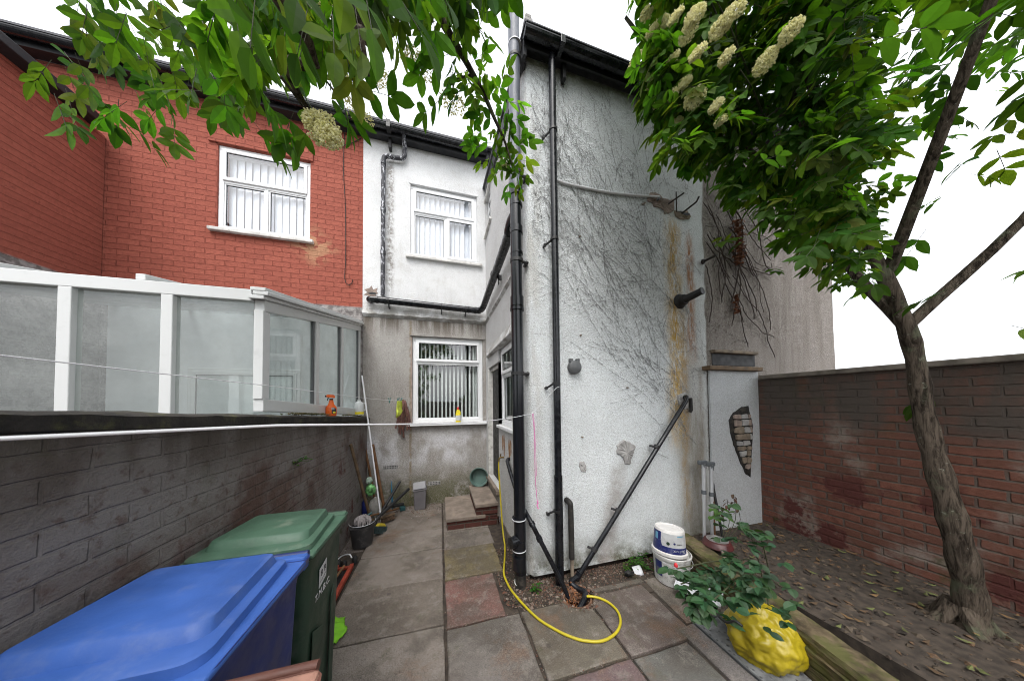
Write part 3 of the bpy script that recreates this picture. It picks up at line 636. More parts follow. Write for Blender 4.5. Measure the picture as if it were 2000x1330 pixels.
# horizontal black soil branch along the house and down the side wall
Pth=[(-1.07,YB-.02,3.36),(-1.07,YB-.09,3.34),(-1.03,YB-.115,3.335),(-.9,YB-.12,3.335),(.55,YB-.12,3.30),(.64,YB-.125,3.30),(.70,YB-.18,3.31),(.715,YB-.3,3.325)]
hb=MB(); hb.tube(smooth_path(Pth,5),.052,18); br=hb.build('waste_branch','black',house,smooth=True)
for x in (-.98,-.86,.46,.58):
    q=MB(); q.tube([(x,YB-.12,3.335-(x+.9)*.024),(x+.035,YB-.12,3.335-(x+.935)*.024)],.058,18); q.build('pipe_collar','black',br,smooth=True)
for x in (-.80,.02,.42):
    z=3.335-(x+.9)*.024; q=MB(); q.tube([(x,YB-.12,z),(x+.018,YB-.12,z)],.056,16); q.box(x,x+.018,YB-.13,YB-.028,z-.1,z-.05); q.build('pipe_bracket','blackm',br)
q=MB(); q.tube([(-.72,YB-.22,6.12),(-.9,YB-.1,6.42),(-1.1,YB+.1,6.7)],.004,5); q.build('aerial_wire','iron',house)
q=MB(); q.tube([(-.55,YB-.2,6.13),(-.40,YB+.1,6.5)],.003,5); q.build('aerial_wire','iron',house)
# broken hole in the render at the pipe end
q=MB(); pts=[]
for k in range(16):
    a=2*PI*k/16; r=.075*(1+.35*math.sin(k*3.7)); pts.append((-1.06+r*1.25*math.cos(a),YB-.03,3.475+r*math.sin(a)*1.2))
q.prism(pts,(0,.004,0)); q.build('broken_render','mortar',house)
q=MB(); q.prism([(-1.12,YB-.035,3.46),(-1.05,YB-.035,3.485),(-.99,YB-.035,3.475),(-1.0,YB-.035,3.452),(-1.07,YB-.035,3.445)],(0,.006,0)); q.build('render_hole','gasket',house)
# air vents low in the wall
def airbrick(px,py,wd,n_=8):
    c=onY(px,py,YB-.004); q=MB(); q.box(c.x-wd/2,c.x+wd/2,YB-.006,YB+.01,c.z-.035,c.z+.03); v_=q.build('air_vent','mortarg',house,bevel=.002)
    h_=MB()
    for i in range(n_):
        for j in range(2): x=c.x-wd/2+wd*(i+.5)/n_; z=c.z-.015+j*.028; h_.box(x-.006,x+.006,YB-.0085,YB-.0055,z-.008,z+.008)
    h_.build('vent_hole','gasket',v_)
airbrick(763,912,.22,0 or 9); airbrick(848,943,.20)
# ================================================================== REAR EXTENSION (white end wall, side wall with door and window)
ext=thing('rear_extension','two storey white roughcast rear extension with vine marks and rust runs on its end wall','house extension',(2.5,YE,0))
ch=.06
# end wall: front face with a soft left arris, foot of render stops above a recessed brick footing
ew=MB(); x0=XS+.05; X1=5.5; zt=5.11
NX,NZ=60,60
gx=[x0+(3.3-x0)*i/NX for i in range(NX+1)]+[X1]
gz=[.06+(zt-.06)*j/NZ for j in range(NZ+1)]
ids=[]
for j,z in enumerate(gz):
    row=[]
    for i,x in enumerate(gx):
        dy=.006*noise.noise(V((x*1.7,z*1.7,3)))+(.02*max(0,1-(z-.06)/.12) if z<.18 else 0)
        row.append(ew.av((x,YE-dy,z)))
    ids.append(row)
for j in range(NZ):
    for i in range(len(gx)-1): ew.fa((ids[j][i],ids[j][i+1],ids[j+1][i+1],ids[j+1][i]))
# rounded corner and side return up to the side wall grid
for j in range(NZ):
    a0,a1=ids[j][0],ids[j+1][0]; z0,z1=gz[j],gz[j+1]
    pr=[(x0-.020,YE+.012),(x0-.038,YE+.032),(XS,YE+.075)]
    la=a0; lb=a1
    for (xx,yy_) in pr:
        c0=ew.av((xx,yy_,z0)); c1=ew.av((xx,yy_,z1)); ew.fa((c0,la,lb,c1)); la,lb=c0,c1
bot=[ew.av((x0,YE+.05,.06)),ew.av((X1,YE+.05,.06))]; ew.fa((ids[0][0],bot[0],bot[1],ids[0][-1]))
ew.build('end_wall','end',ext,smooth='all')
MB().box(XS+.09,X1-.1,YE+.035,YE+.3,-.1,.075).build('brick_footing','darkbrick',ext)
# side wall with openings (a = -Y direction so outward is -X): local a from corner to house
TS=basis((XS,YE+.075,0),(0,1,0),(-1,0,0),(0,0,1)); L=YB-YE-.075
ya=lambda y:y-YE-.075
kw=(ya(2.62),ya(3.50),1.385,2.44); dr=(ya(3.60),ya(4.42),.46,2.27); uw=(ya(3.98),ya(4.50),4.62,5.0)
mb=wallmb(TS,0,L,.02,4.60,[(kw[0],kw[1]+.1,kw[2],2.44),(dr[0],dr[1],dr[2],2.27)],.22)
rz=lambda a:5.06+(a)*.17
u0,u1,uz0,uz1=ya(4.10),ya(4.50),4.66,5.26
for (a0,a1,c0,c1) in ((0,u0,4.60,None),(u1,L,4.60,None),(u0,u1,4.60,uz0),(u0,u1,uz1,None)):
    mb.poly([(a0,0,c0),(a1,0,c0),(a1,0,c1 or rz(a1)),(a0,0,c1 or rz(a0))])
for q_ in ([(u0,uz0),(u0,uz1)],[(u1,uz0),(u1,uz1)],[(u0,uz0),(u1,uz0)],[(u0,uz1),(u1,uz1)]): mb.poly([(q_[0][0],0,q_[0][1]),(q_[1][0],0,q_[1][1]),(q_[1][0],-.2,q_[1][1]),(q_[0][0],-.2,q_[0][1])])
mb.poly([(0,0,rz(0)),(L,0,rz(L)),(L,-.22,rz(L)),(0,-.22,rz(0))])
mb.build('side_wall','sidew',ext)
q=MB(); q.T=TS    # ledge in the side render
q.prism([(0.02,0,3.20),(.02,.03,3.12),(.02,.0,3.09)],(L-.04,0,0)); q.build('render_drip','white',ext)
q=MB(); q.T=TS; q.prism([(.02,0,2.62),(.02,.045,2.49),(.02,.05,2.465),(.02,.0,2.445)],(L-.25,0,0)); q.build('lintel_flare','white',ext,bevel=.01)
# kitchen window
Tk=basis((XS+.035,2.62,1.385),(0,1,0),(-1,0,0),(0,0,1)); W,Hh=.93,1.05
win=window(ext,Tk,W,Hh,[(.06,W-.06,.70,Hh-.06,True),(.06,W-.06,.06,.655,False)],fw=.06)
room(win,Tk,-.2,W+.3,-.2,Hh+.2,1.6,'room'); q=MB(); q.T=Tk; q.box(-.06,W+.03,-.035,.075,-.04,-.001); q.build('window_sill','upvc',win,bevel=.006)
q=MB(); q.T=Tk; q.lathe([(.001,0),(.05,.01),(.06,.08),(.035,.13),(.03,.16),(.055,.19),(.001,.2)],(.42,-.24,.0),seg=14); q.build('ornament','blind',win,smooth=True)
# door in its reveal
door=MB(); door.T=TS; door.box(dr[0]+.06,dr[1]-.06,-.11,-.07,dr[2]+.02,2.21); dd=door.build('door','door',ext,bevel=.004)
q=MB(); q.T=TS
for (z0,z1) in ((.62,1.2),(1.35,2.05)): q.box(dr[0]+.17,dr[1]-.17,-.069,-.062,z0,z1)
q.build('door_panel','door',dd,bevel=.004)
q=MB(); q.T=TS; q.box(dr[0]+.0,dr[0]+.058,-.12,-.045,dr[2],2.265); q.box(dr[1]-.058,dr[1],-.12,.006,dr[2],2.265); q.box(dr[0]+.059,dr[1]-.059,-.12,-.045,2.212,2.265); q.build('door_frame','paintwood',dd,bevel=.004)
q=MB(); q.T=TS; q.tube([(dr[0]+.12,-.07,1.45),(dr[0]+.12,-.03,1.45),(dr[0]+.2,-.03,1.45)],.009,8); q.build('door_handle','greyplastic',dd,smooth=True)
q=MB(); q.T=TS; q.box(dr[0]-.04,dr[1]+.02,-.12,.05,.40,.459); q.build('door_sill','tread',ext,bevel=.008)
q=MB(); q.T=TS; q.box(dr[0]-.02,dr[1]+.01,-.1,.03,.10,.399); q.build('threshold_base','concrete',ext,bevel=.01)
# narrow upper side window with lintel and sill
Tu=basis((XS+.05,4.10,4.66),(0,1,0),(-1,0,0),(0,0,1)); win=window(ext,Tu,.40,.60,[(.045,.355,.36,.555,True),(.045,.355,.045,.325,False)],fw=.045,glass_='glassup')
room(win,Tu,-.1,.5,-.1,.7,.8,'roomlt'); q=MB(); q.T=Tu; q.box(-.05,.45,.051,.085,.60,.64); q.build('window_head','paintwood',win,bevel=.006)
q=MB(); q.T=Tu; q.box(-.09,.47,.051,.09,-.04,-.005); q.build('window_sill','paintwood',win,bevel=.006)
# stains and worn patches on the panel under the kitchen window
rr_=random.Random(5)
for (yc,zc,w_,h_) in ((3.28,1.13,.035,.15),(3.36,1.15,.03,.10),(3.02,1.13,.04,.12),(2.95,1.16,.03,.1)):
    q=MB(); pts=[(XS-.0015,yc+w_*math.cos(a)*(1+.25*rr_.uniform(-1,1)),zc+h_*math.sin(a)*(1+.2*rr_.uniform(-1,1))) for a in [2*PI*k/14 for k in range(14)]]; q.poly(pts); q.build('paint_stain','rustwash',ext)
# plinth of the side wall
MB().box(XS-.012,XS+.05,YE+.1,3.54,-.05,.12).build('side_plinth','concrete',ext,bevel=.01)
# eaves of the extension: shallow front gutter, raking verge board up the side
ev=MB(); ev.box(XS-.02,X1,YE-.085,YE+.02,5.115,5.135); ev.build('soffit','soffit',ext)
ev=MB(); ev.box(XS-.03,X1,YE-.105,YE-.086,5.06,5.19); ev.build('fascia','soffit',ext,bevel=.003)
vb=MB(); zr=lambda y:5.06+(y-YE-.075)*.17
vb.prism([(XS-.032,YE-.10,zr(YE-.10)-.05),(XS-.032,YB-.16,zr(YB-.16)-.07),(XS-.032,YB-.16,zr(YB-.16)+.07),(XS-.032,YE-.10,zr(YE-.10)+.12)],(.030,0,0)); vb.build('verge_board','soffit',ext,bevel=.003)
gg=gutter(ext,(XS-.045,YE-.163,5.125),(X1,YE-.163,5.115),(0,-1,0),.056)
for x in (1.12,1.95,2.9):
    q=MB(); q.box(x-.022,x+.022,YE-.225,YE-.106,5.055,5.135); q.build('gutter_joint','black',gg,bevel=.004)
q=MB(); q.box(1.19,1.225,YE-.075,YE-.01,4.93,5.11); q.build('gutter_bracket','blackm',ext,bevel=.005)
ro=MB(); ro.prism([(XS-.05,YE-.20,5.15),(XS-.05,YE-.20,5.175),(XS-.05,YB-.03,5.60),(XS-.05,YB-.03,5.56)],(5.0,0,0)); ro.build('roof','slate',ext)
q=MB(); q.box(XS-.05,XS+.03,YE-.19,YE-.11,5.18,5.22); q.box(XS-.04,XS+.02,YE-.185,YE-.12,5.222,5.26); q.build('verge_end','mortarg',ext,bevel=.008)
# --- black downpipe on the end wall
xdp=1.075; ydp=YE-.085
q=MB(); q.tube([(xdp-.012,ydp-.03,5.14),(xdp-.012,ydp,5.02),(xdp-.005,ydp,3.6),(xdp,ydp,1.0)],.034,18); dpp=q.build('downpipe','black',ext,smooth=True)
q=MB(); q.tube([(xdp,ydp,1.0),(xdp+.002,ydp,-.02)],.040,18); q.build('lower_pipe','black',dpp,smooth=True)
for (z,sd__) in ((4.33,-1),(3.25,-1),(1.86,-1),(.66,-1)):
    q=MB(); q.tube([(xdp-.008,ydp,z),(xdp-.008,ydp,z+.022)],.0405,16); q.tube([(xdp-.03,ydp+.01,z+.01),(xdp-.085,YE-.03,z-.03),(xdp-.088,YE-.0,z-.03)],.010,8); q.tube([(xdp-.088,YE-.03,z-.03),(xdp-.088,YE-.045,z-.03)],.017,8)
    q.build('pipe_bracket','blackm',dpp,smooth=True)
# --- soil stack
xs_,ys_=.705,2.335
q=MB(); q.tube([(xs_-.012,ys_,8.2),(xs_-.006,ys_,4.0),(xs_,ys_,2.0),(xs_+.012,ys_,.12)],.055,24); ss=q.build('soil_pipe','soilpipe',ext,smooth=True)
for (z,r,h_) in ((3.66,.066,.13),(3.56,.061,.02),(3.30,.062,.06),(3.10,.0605,.018),(2.60,.064,.09),(2.56,.067,.025),(.60,.063,.03),(.32,.0635,.10),(.16,.066,.12)):
    q=MB(); q.tube([(xs_,ys_,z),(xs_,ys_,z+h_)],r,24); q.build('pipe_collar','soilpipe',ss,smooth=True)
for z in (5.0,3.86,3.02,1.95):
    q=MB(); q.tube([(xs_,ys_,z),(xs_,ys_,z+.03)],.0625,24); q.tube([(xs_+.04,ys_,z+.015),(xs_+.115,ys_+.0,z+.015)],.014,8); q.tube([(xs_+.1,ys_,z+.015),(xs_+.105,YE+.05,z+.015)],.02,8); q.build('pipe_bracket','blackm',ss,smooth=True)
for z in (.61,.33,5.15):
    q=MB(); q.tube([(xs_,ys_,z),(xs_,ys_,z+.008)],.0655,24); q.build('seal_ring','whiterod',ss)
q=MB(); q.tube([(xs_+.01,ys_,.13),(xs_+.012,ys_,-.02)],[.052,.05],18); q.build('iron_socket','oldpipe',ss,smooth=True)
q=MB(); q.tube([(xs_,ys_,.42),(xs_-.05,ys_-.02,.42),(xs_-.085,ys_-.03,.42)],[.05,.05,.046],18); q.tube([(xs_-.083,ys_-.03,.42),(xs_-.093,ys_-.033,.42)],.05,18); q.build('access_cap','black',ss,smooth=True)
# side branch
q=MB(); q.tube(smooth_path([(.70,2.38,3.50),(.69,2.46,3.49),(.69,2.56,3.45),(.70,2.7,3.435),(.715,YB-.45,3.34),(.715,YB-.3,3.325)],5),.052,18); sb=q.build('waste_branch','black',ext,smooth=True)
q=MB(); q.tube([(.705,3.35,3.40),(.705,3.37,3.398)],.057,16); q.box(.75,.81,3.35,3.375,3.33,3.40); q.box(.755,.765,3.35,3.375,3.27,3.46); q.build('pipe_bracket','blackm',sb)
# thin waste pipe falling from the side wall past the corner into the drain
DR=V((1.14,2.055,0))
q=MB(); q.tube(smooth_path([(.80,3.0,1.02),(.765,2.98,1.015),(.76,2.93,.97),(.77,2.55,.72),(.80,2.27,.60),(.86,2.235,.47),(1.05,2.15,.07),(1.09,2.12,-.06)],6),.021,12); wp=q.build('waste_pipe','black',ext,smooth=True)
q=MB(); q.tube([(.858,2.236,.475),(.872,2.229,.44)],.028,12); q.tube([(.80,2.27,.60),(.815,2.26,.57)],.028,12); q.build('pipe_collar','black',wp,smooth=True)
# diagonal waste pipe
a=onY(1340,777,YE-.06); b=onY(1124,1137,YE-.10)
q=MB(); q.tube(smooth_path([(a.x+.03,YE-.0,a.z+.0),(a.x+.02,YE-.05,a.z+.01),(a.x-.02,YE-.065,a.z-.05)],5)+[(b.x+.03,YE-.10,b.z+.05)],.023,14); dg_=q.build('waste_pipe','black',ext,smooth=True)
e0=V((b.x+.03,YE-.10,b.z+.05)); 
q=MB(); q.tube(smooth_path([e0,(1.17,2.22,.02),(1.20,2.16,-.0),(1.235,2.09,.005),(1.20,2.04,-.01),(1.10,1.98,-.06)],5),.025,14); q.tube([e0+V((.02,0,.04)),e0],.028,14); q.build('pipe_trap','black',dg_,smooth=True)
for f_ in (.36,.72,.92):
    c=V((a.x,YE-.06,a.z)).lerp(e0,f_-.05); q=MB(); q.tube([c+V((.01,0,.015)),c-V((.01,0,.015))],.029,12); q.tube([c,c+V((-.045,.05,.01))],.012,8); q.build('pipe_bracket','blackm',dg_,smooth=True)
q=MB(); q.tube([(a.x+.10,YE-.03,a.z-.0),(a.x+.10,YE-.035,a.z-.14),(a.x+.085,YE-.03,a.z-.16)],.018,8); q.build('pipe_offcut','oldpipe',dg_,smooth=True)
# old stub pipe
c=onY(1113,985,YE-.07); q=MB(); q.tube(smooth_path([(c.x,YE-.0,c.z+.02),(c.x,YE-.06,c.z+.015),(c.x+.005,YE-.075,c.z-.05),(c.x+.01,YE-.075,.2)],4),.027,12); q.build('old_stub_pipe','oldpipe',ext,smooth=True)
q=MB(); q.tube([(c.x+.012,YE-.075,.2),(c.x+.015,YE-.075,.0)],.018,10); q.build('stub_tail','stone',ext,smooth=True)
# round vent cap
c=onY(1123,717,YE-.03)
M3=Matrix.Rotation(R(90),3,'X')
q=MB(); q.lathe([(.0,-.001),(.068,0),(.07,.01),(.066,.045),(.058,.052),(0,.054)],(c.x,YE,c.z),M3,32); q.box(c.x-.055,c.x-.02,YE-.03,YE,c.z+.055,c.z+.085); q.box(c.x+.02,c.x+.055,YE-.03,YE,c.z+.055,c.z+.085); q.build('wall_vent_cap','greyplastic',ext,smooth=True)
# boiler flue
c=onY(1330,588,YE-.02)
q=MB(); q.lathe([(.085,0),(.085,.012),(.062,.035),(.06,.07),(.05,.08),(0,.08)],(c.x,YE,c.z),M3,28); fl_=q.build('boiler_flue','blackrub',ext,smooth=True)
q=MB(); q.tube([(c.x,YE-.06,c.z),(c.x+.03,YE-.16,c.z+.02),(c.x+.05,YE-.22,c.z+.035)],[.042,.04,.036],18); q.tube([(c.x+.05,YE-.22,c.z+.035),(c.x+.053,YE-.235,c.z+.037)],.041,18); q.build('flue_outlet','blackrub',fl_,smooth=True)
# bare patches of mortar
def blob(cx,cz,rx,rz,mat,name,seed,par=ext,Y=YE,th=.012,pts=None,nn=26):
    rb=random.Random(seed); q=MB()
    if pts is None: pts=[(cx+rx*math.cos(2*PI*k/nn)*(1+.28*rb.uniform(-1,1)),cz+rz*math.sin(2*PI*k/nn)*(1+.28*rb.uniform(-1,1))) for k in range(nn)]
    else:
        fine=[]
        for k in range(len(pts)):
            a_,b__=V((*pts[k],0)),V((*pts[(k+1)%len(pts)],0))
            for j in range(4): w_=a_.lerp(b__,j/4); fine.append((w_.x+rb.uniform(-.006,.006),w_.y+rb.uniform(-.006,.006)))
        pts=fine
    mx=sum(p[0] for p in pts)/len(pts); mz=sum(p[1] for p in pts)/len(pts)
    o=[q.av((x,Y-.001,z)) for x,z in pts]; m1=[q.av((mx+(x-mx)*.93,Y-th*rb.uniform(.6,1),mz+(z-mz)*.93)) for x,z in pts]; m2=[q.av((mx+(x-mx)*.5,Y-th*rb.uniform(.5,1.5),mz+(z-mz)*.5)) for x,z in pts]; cc=q.av((mx,Y-th,mz)); N=len(pts)
    for k in range(N): l=(k+1)%N; q.fa((o[k],o[l],m1[l],m1[k])); q.fa((m1[k],m1[l],m2[l],m2[k])); q.fa((m2[k],m2[l],cc))
    return q.build(name,mat,par)
W2=lambda px,py:(lambda p:(p.x,p.z))(onY(px,py,YE))
def C4(x,y): return W2(1250+x/11.08,360+y/11.08)
blob(0,0,0,0,'mortar','bare_patch',1,pts=[C4(*p) for p in ((170,250),(230,175),(330,190),(440,240),(480,300),(600,330),(640,370),(740,330),(735,560),(690,600),(620,640),(520,650),(500,570),(440,520),(300,490),(230,400),(150,360))])
blob(0,0,0,0,'stone','bare_patch',2,pts=[C4(*p) for p in ((730,580),(800,600),(900,590),(1020,580),(1060,650),(1095,720),(1040,770),(940,775),(850,755),(760,700))])
blob(0,0,0,0,'gasket','wall_hole',3,pts=[C4(*p) for p in ((790,600),(870,600),(930,630),(1050,640),(1060,690),(960,690),(880,650))],Y=YE-.012,th=.004)
def C6(x,y): return W2(1000+x/3.911,680+y/3.911)
blob(0,0,0,0,'mortarg','filled_patch',4,pts=[C6(*p) for p in ((795,740),(850,695),(900,720),(940,745),(930,790),(905,850),(900,890),(860,880),(845,830),(800,800))],th=.02)
blob(0,0,0,0,'mortarg','filled_patch',5,pts=[C6(*p) for p in ((515,870),(545,862),(570,900),(560,945),(530,945),(512,910))])
blob(0,0,0,0,'mortarg','filled_patch',6,pts=[W2(1338,772) for _ in ()] or [W2(*p) for p in ((1322,772),(1338,766),(1352,775),(1350,796),(1335,800),(1324,788))],th=.015)
# iron hooks and screws, cable
def hook(pts,r=.008,mat='iron',name='wall_hook'): q=MB(); q.tube(pts,r,8); return q.build(name,mat,ext,smooth=True)
h=C4(585,450); hook([(h[0],YE,h[1]),(h[0]+.09,YE-.14,h[1]+.05)]); h2=C4(770,400); hook([(h2[0],YE-.01,h2[1]+.12),(h2[0],YE-.012,h2[1]-.12)],.006)
h=C4(870,660); hook([(h[0],YE,h[1]),(h[0]+.10,YE-.12,h[1]+.08),(h[0]+.115,YE-.14,h[1]+.13)],.010)
h=W2(1370,513); hook([(h[0],YE-.01,h[1]),(h[0]+.005,YE-.03,h[1])],.03); hook([(h[0],YE,h[1]),(h[0]+.03,YE-.15,h[1]+.01)],.014)
h=C4(350,370); hook([(h[0],YE,h[1]),(h[0],YE-.05,h[1])],.014,'greyplastic')
for px,py in ((1131,463),(1133,655),(1254,400),(1136,853),(1224,757),(1257,398)): h=W2(px,py); hook([(h[0],YE,h[1]),(h[0]+.004,YE-.02,h[1]-.003)],.008,'stone','wall_plug')
cp=[W2(*p) for p in ((1078,350),(1100,360),(1130,367),(1180,377),(1230,383),(1286,387))]
q=MB(); q.tube(smooth_path([(x,YE-.014,z) for x,z in cp],6),.012,8); q.build('white_conduit','line',ext,smooth=True)
# vine residue: the little rows of aerial-root pads left on the render
vr=MB(); rv=random.Random(21)
def dash(mb,x,z,a,l,w_,Y):
    ca,sa=math.cos(a),math.sin(a); px_,pz_=-sa*w_/2,ca*w_/2
    mb.poly([(x-ca*l/2-px_,Y,z-sa*l/2-pz_),(x+ca*l/2-px_,Y,z+sa*l/2-pz_),(x+ca*l/2+px_,Y,z+sa*l/2+pz_),(x-ca*l/2+px_,Y,z-sa*l/2+pz_)])
def strand(x,z,a,n_,p,ws,wander,Y=YE-.0085,br=.03,lim=(.87,3.09,.3,5.12),mb=vr,depth=0):
    aa=a; curl=rv.gauss(0,.012)
    for i in range(n_):
        st=.012; x+=math.cos(a)*st; z+=math.sin(a)*st; a+=rv.gauss(0,wander)+curl+(aa-a)*.03
        if not(lim[0]<x<lim[1] and lim[2]<z<lim[3]): break
        if rv.random()<p:
            dash(mb,x,z,a+rv.gauss(0,.12),rv.uniform(.009,.020),ws*rv.uniform(.7,1.2),Y)
            if rv.random()<.22: dash(mb,x+rv.gauss(0,.006),z+rv.gauss(0,.006),a+rv.choice((-1,1))*rv.uniform(.8,1.6),rv.uniform(.008,.016),ws*.7,Y)
        if depth<2 and rv.random()<br: strand(x,z,a+rv.choice((-1,1))*rv.uniform(.3,1.1),int(n_*.4),p*.8,ws*.8,wander,Y,br*.5,lim,mb,depth+1)
low=lambda x:2.75-(x-1.1)*.95          # lower limit of the overgrown zone rises to the left
WV=.0046
for i in range(58):
    x=rv.uniform(1.5,3.08); z=rv.uniform(max(.9,low(x)),3.4); strand(x,z,rv.gauss(2.2,.17),rv.randint(50,140),.62,WV,.022,br=.028)
for i in range(26):
    x=rv.uniform(2.3,3.08); z=rv.uniform(1.0,2.3); strand(x,z,rv.gauss(2.3,.25),rv.randint(30,90),.6,WV*.9,.03,br=.025)
for i in range(27):
    x=rv.uniform(1.05,2.6); z=rv.uniform(3.0,4.2); strand(x,z,rv.gauss(2.15,.24),rv.randint(50,120),.62,WV,.028,br=.028)
for i in range(22):
    x=rv.uniform(.9,3.0); z=rv.uniform(3.8,4.9); strand(x,z,rv.gauss(1.9,.35),rv.randint(40,90),.62,WV,.03,br=.03)
for i in range(34):
    x=rv.uniform(.95,3.05); z=rv.uniform(2.6,4.8); strand(x,z,rv.uniform(0,PI),rv.randint(10,30),.6,WV*.85,.06,br=.0)
for i in range(24):
    x=rv.uniform(.9,1.6); z=low(x)+rv.uniform(.1,1.6); strand(x,z,rv.gauss(2.4,.2),rv.randint(25,70),.6,WV*.9,.025)
vr.build('vine_residue','vine',ext,kind='stuff')
# ================================================================== right: garden wall, climbing vine
gw=thing('garden_wall','white rendered boundary wall with broken render and a stone coping, right of the end wall','wall',(3.6,YE-.03,0))
TG=basis((3.06,YE-.035,0),(1,0,0),(0,-1,0),(0,0,1))
wallmb(TG,0,.80,-.05,2.05,[],.02).build('rendered_face','pwhite',gw)
MB().box(3.86,4.08,-4.0,YE-.02,-.05,1.95).build('brick_return','farbrick',gw)
MB().box(3.82,4.12,-4.0,YE-.06,1.951,2.0).build('return_coping','concrete',gw,bevel=.01)
MB().box(2.985,3.85,YE-.10,YE+.0,2.052,2.10).build('coping','woodold',gw,bevel=.008)
MB().box(3.14,3.85,YE-.013,YE+.0,2.12,2.26).build('recess_shade_strip','gasket',gw)  # black strip: the shade of the gap above the coping, put in as colour
MB().box(3.12,3.85,YE-.06,YE+.0,2.262,2.30).build('render_ledge','stone',gw,bevel=.01)
blob(0,0,0,0,'oldpipe','exposed_masonry',8,par=gw,Y=YE-.036,th=.012,pts=[W2(*p) for p in ((1442,795),(1425,805),(1417,820),(1420,845),(1424,862),(1432,885),(1440,905),(1450,925),(1460,930),(1464,830),(1455,792))])
rk=random.Random(3); ol=[W2(*p) for p in ((1421,812),(1424,845),(1431,880),(1443,908),(1452,922))]; orr=[W2(*p) for p in ((1453,798),(1461,830),(1460,870),(1459,900),(1457,924))]
z_=ol[0][1]+.02
while z_>ol[-1][1]+.05:
    hgt=rk.uniform(.055,.095)
    def lerpx(L_,z):
        for (xa,za),(xb,zb) in zip(L_,L_[1:]):
            if zb<=z<=za: return xa+(xb-xa)*(za-z)/(za-zb)
        return L_[0][0] if z>L_[0][1] else L_[-1][0]
    xa,xb=lerpx(ol,z_-hgt/2)+.012,lerpx(orr,z_-hgt/2)-.012; x=xa
    while x<xb-.03:
        wd=min(rk.uniform(.07,.16),xb-x); j=lambda:rk.uniform(-.009,.009)
        q=MB(); q.prism([(x+.008+j(),YE-.045,z_-hgt+.01+j()),(x+wd*.5,YE-.045,z_-hgt+.006),(x+wd-.006+j(),YE-.045,z_-hgt+.012+j()),(x+wd-.004,YE-.045,z_-hgt*.5),(x+wd-.008+j(),YE-.045,z_-.008+j()),(x+wd*.4,YE-.045,z_-.004),(x+.006+j(),YE-.045,z_-.010+j())],(0,-.014-.012*rk.random(),0)); q.build('masonry_stone',rk.choice(('stone','mortarg','stone','mortar')),gw,bevel=.006); x+=wd
    z_-=hgt
cv=thing('climbing_vine','bare climbing vine with a hanging clump of dry red brown leaves on the pebbledash','vine',(3.5,YE-.02,3))
q=MB(); rv=random.Random(31)
for i in range(26):
    x=rv.uniform(3.05,3.75); z=rv.uniform(3.2,4.2); a=rv.gauss(-.95,.25); pts=[V((x,YE-.02,z))]
    for k in range(rv.randint(10,26)): a+=rv.gauss(0,.13); x+=math.cos(a)*.05; z+=math.sin(a)*.05; pts.append(V((min(x,4.2),YE-.018-.01*rv.random(),z)))
    q.tube(pts,rv.uniform(.0025,.006),5,False)
q.tube(smooth_path([(3.56,YE-.02,4.1),(3.62,YE-.06,3.9),(3.58,YE-.07,3.5),(3.50,YE-.05,3.1),(3.45,YE-.03,2.9)],5),.008,6)
q.build('stem','vinestem',cv,smooth=True)
q=MB(); rv=random.Random(4)
for i in range(420):
    if i<330: t_=rv.random(); x=3.54+rv.gauss(0,.045); z=3.35+.55*t_; y=YE-.05-.05*rv.random()
    else: x=3.52+rv.gauss(0,.02); z=rv.uniform(2.75,3.0); y=YE-.04
    fm=Matrix.Rotation(rv.uniform(0,6),3,'Z')@Matrix.Rotation(rv.uniform(-1.4,1.4),3,'X'); s_=rv.uniform(.012,.028)
    q.poly([V((x,y,z))+fm@V(p) for p in ((-s_,0,0),(0,s_*.6,s_*.2),(s_,0,0),(0,-s_*.6,s_*.2))])
q.build('dry_leaves','dryleaf',cv)
vw=MB(); strand_m=vw
rv=random.Random(8)
for i in range(60): strand(rv.uniform(3.12,4.3),rv.uniform(2.35,4.2),rv.gauss(1.0 if i%2 else 2.2,.4),rv.randint(20,60),.6,.006,.1,lim=(3.08,4.6,2.33,5.1),mb=vw)
vw.build('root_marks','vinestem',cv,kind='stuff')
# ================================================================== NEIGHBOUR: red painted brick house, conservatory
bh=thing('brick_house','red painted brick house back beside the white upper storey','house',(-3,YB,0))
TBr=basis((0,YB-.02,0),(1,0,0),(0,-1,0),(0,0,1))
wallmb(TBr,-7.5,-1.192,-.05,6.02,[(-3.05,-1.92,4.19,5.42)],.25).build('wall','redbrick',bh)
Tw=basis((-3.05,YB+.005,4.19),(1,0,0),(0,-1,0),(0,0,1)); W,Hh=1.13,1.23
win=window(bh,Tw,W,Hh,[(.06,W-.06,.74,Hh-.06,True),(.06,.54,.06,.695,False),(.59,W-.06,.06,.695,False)],glass_='glassup')
blinds(win,Tw,.05,W-.05,.06,Hh-.08,11,.25,.10,-.11,'blindlt'); room(win,Tw,-.1,W+.1,-.1,Hh+.1,1.5,'roomlt')
q=MB(); q.box(-3.15,-1.88,YB-.045,YB-.019,5.425,5.64); q.build('window_lintel','redbrick',win,bevel=.006)
q=MB(); q.box(-3.12,-1.86,YB-.08,YB-.019,4.14,4.188); q.build('window_sill','sill',win,bevel=.008)
MB().box(-7.5,-1.192,YB-.165,YB-.141,6.01,6.18).build('fascia','soffit',bh)
MB().box(-7.5,-1.192,YB-.14,YB-.021,6.021,6.045).build('soffit','soffit',bh)
gutter(bh,(-7.5,YB-.225,6.125),(-1.192,YB-.225,6.11),(0,-1,0),.06)
ro=MB(); ro.prism([(-7.6,YB-.24,6.165),(-7.6,YB-.24,6.195),(-7.6,YB+3.8,9.02),(-7.6,YB+7.5,6.1),(-7.6,YB+7.4,6.05),(-7.6,YB+3.8,8.92)],(6.408,0,0)); ro.build('roof','slate',bh)
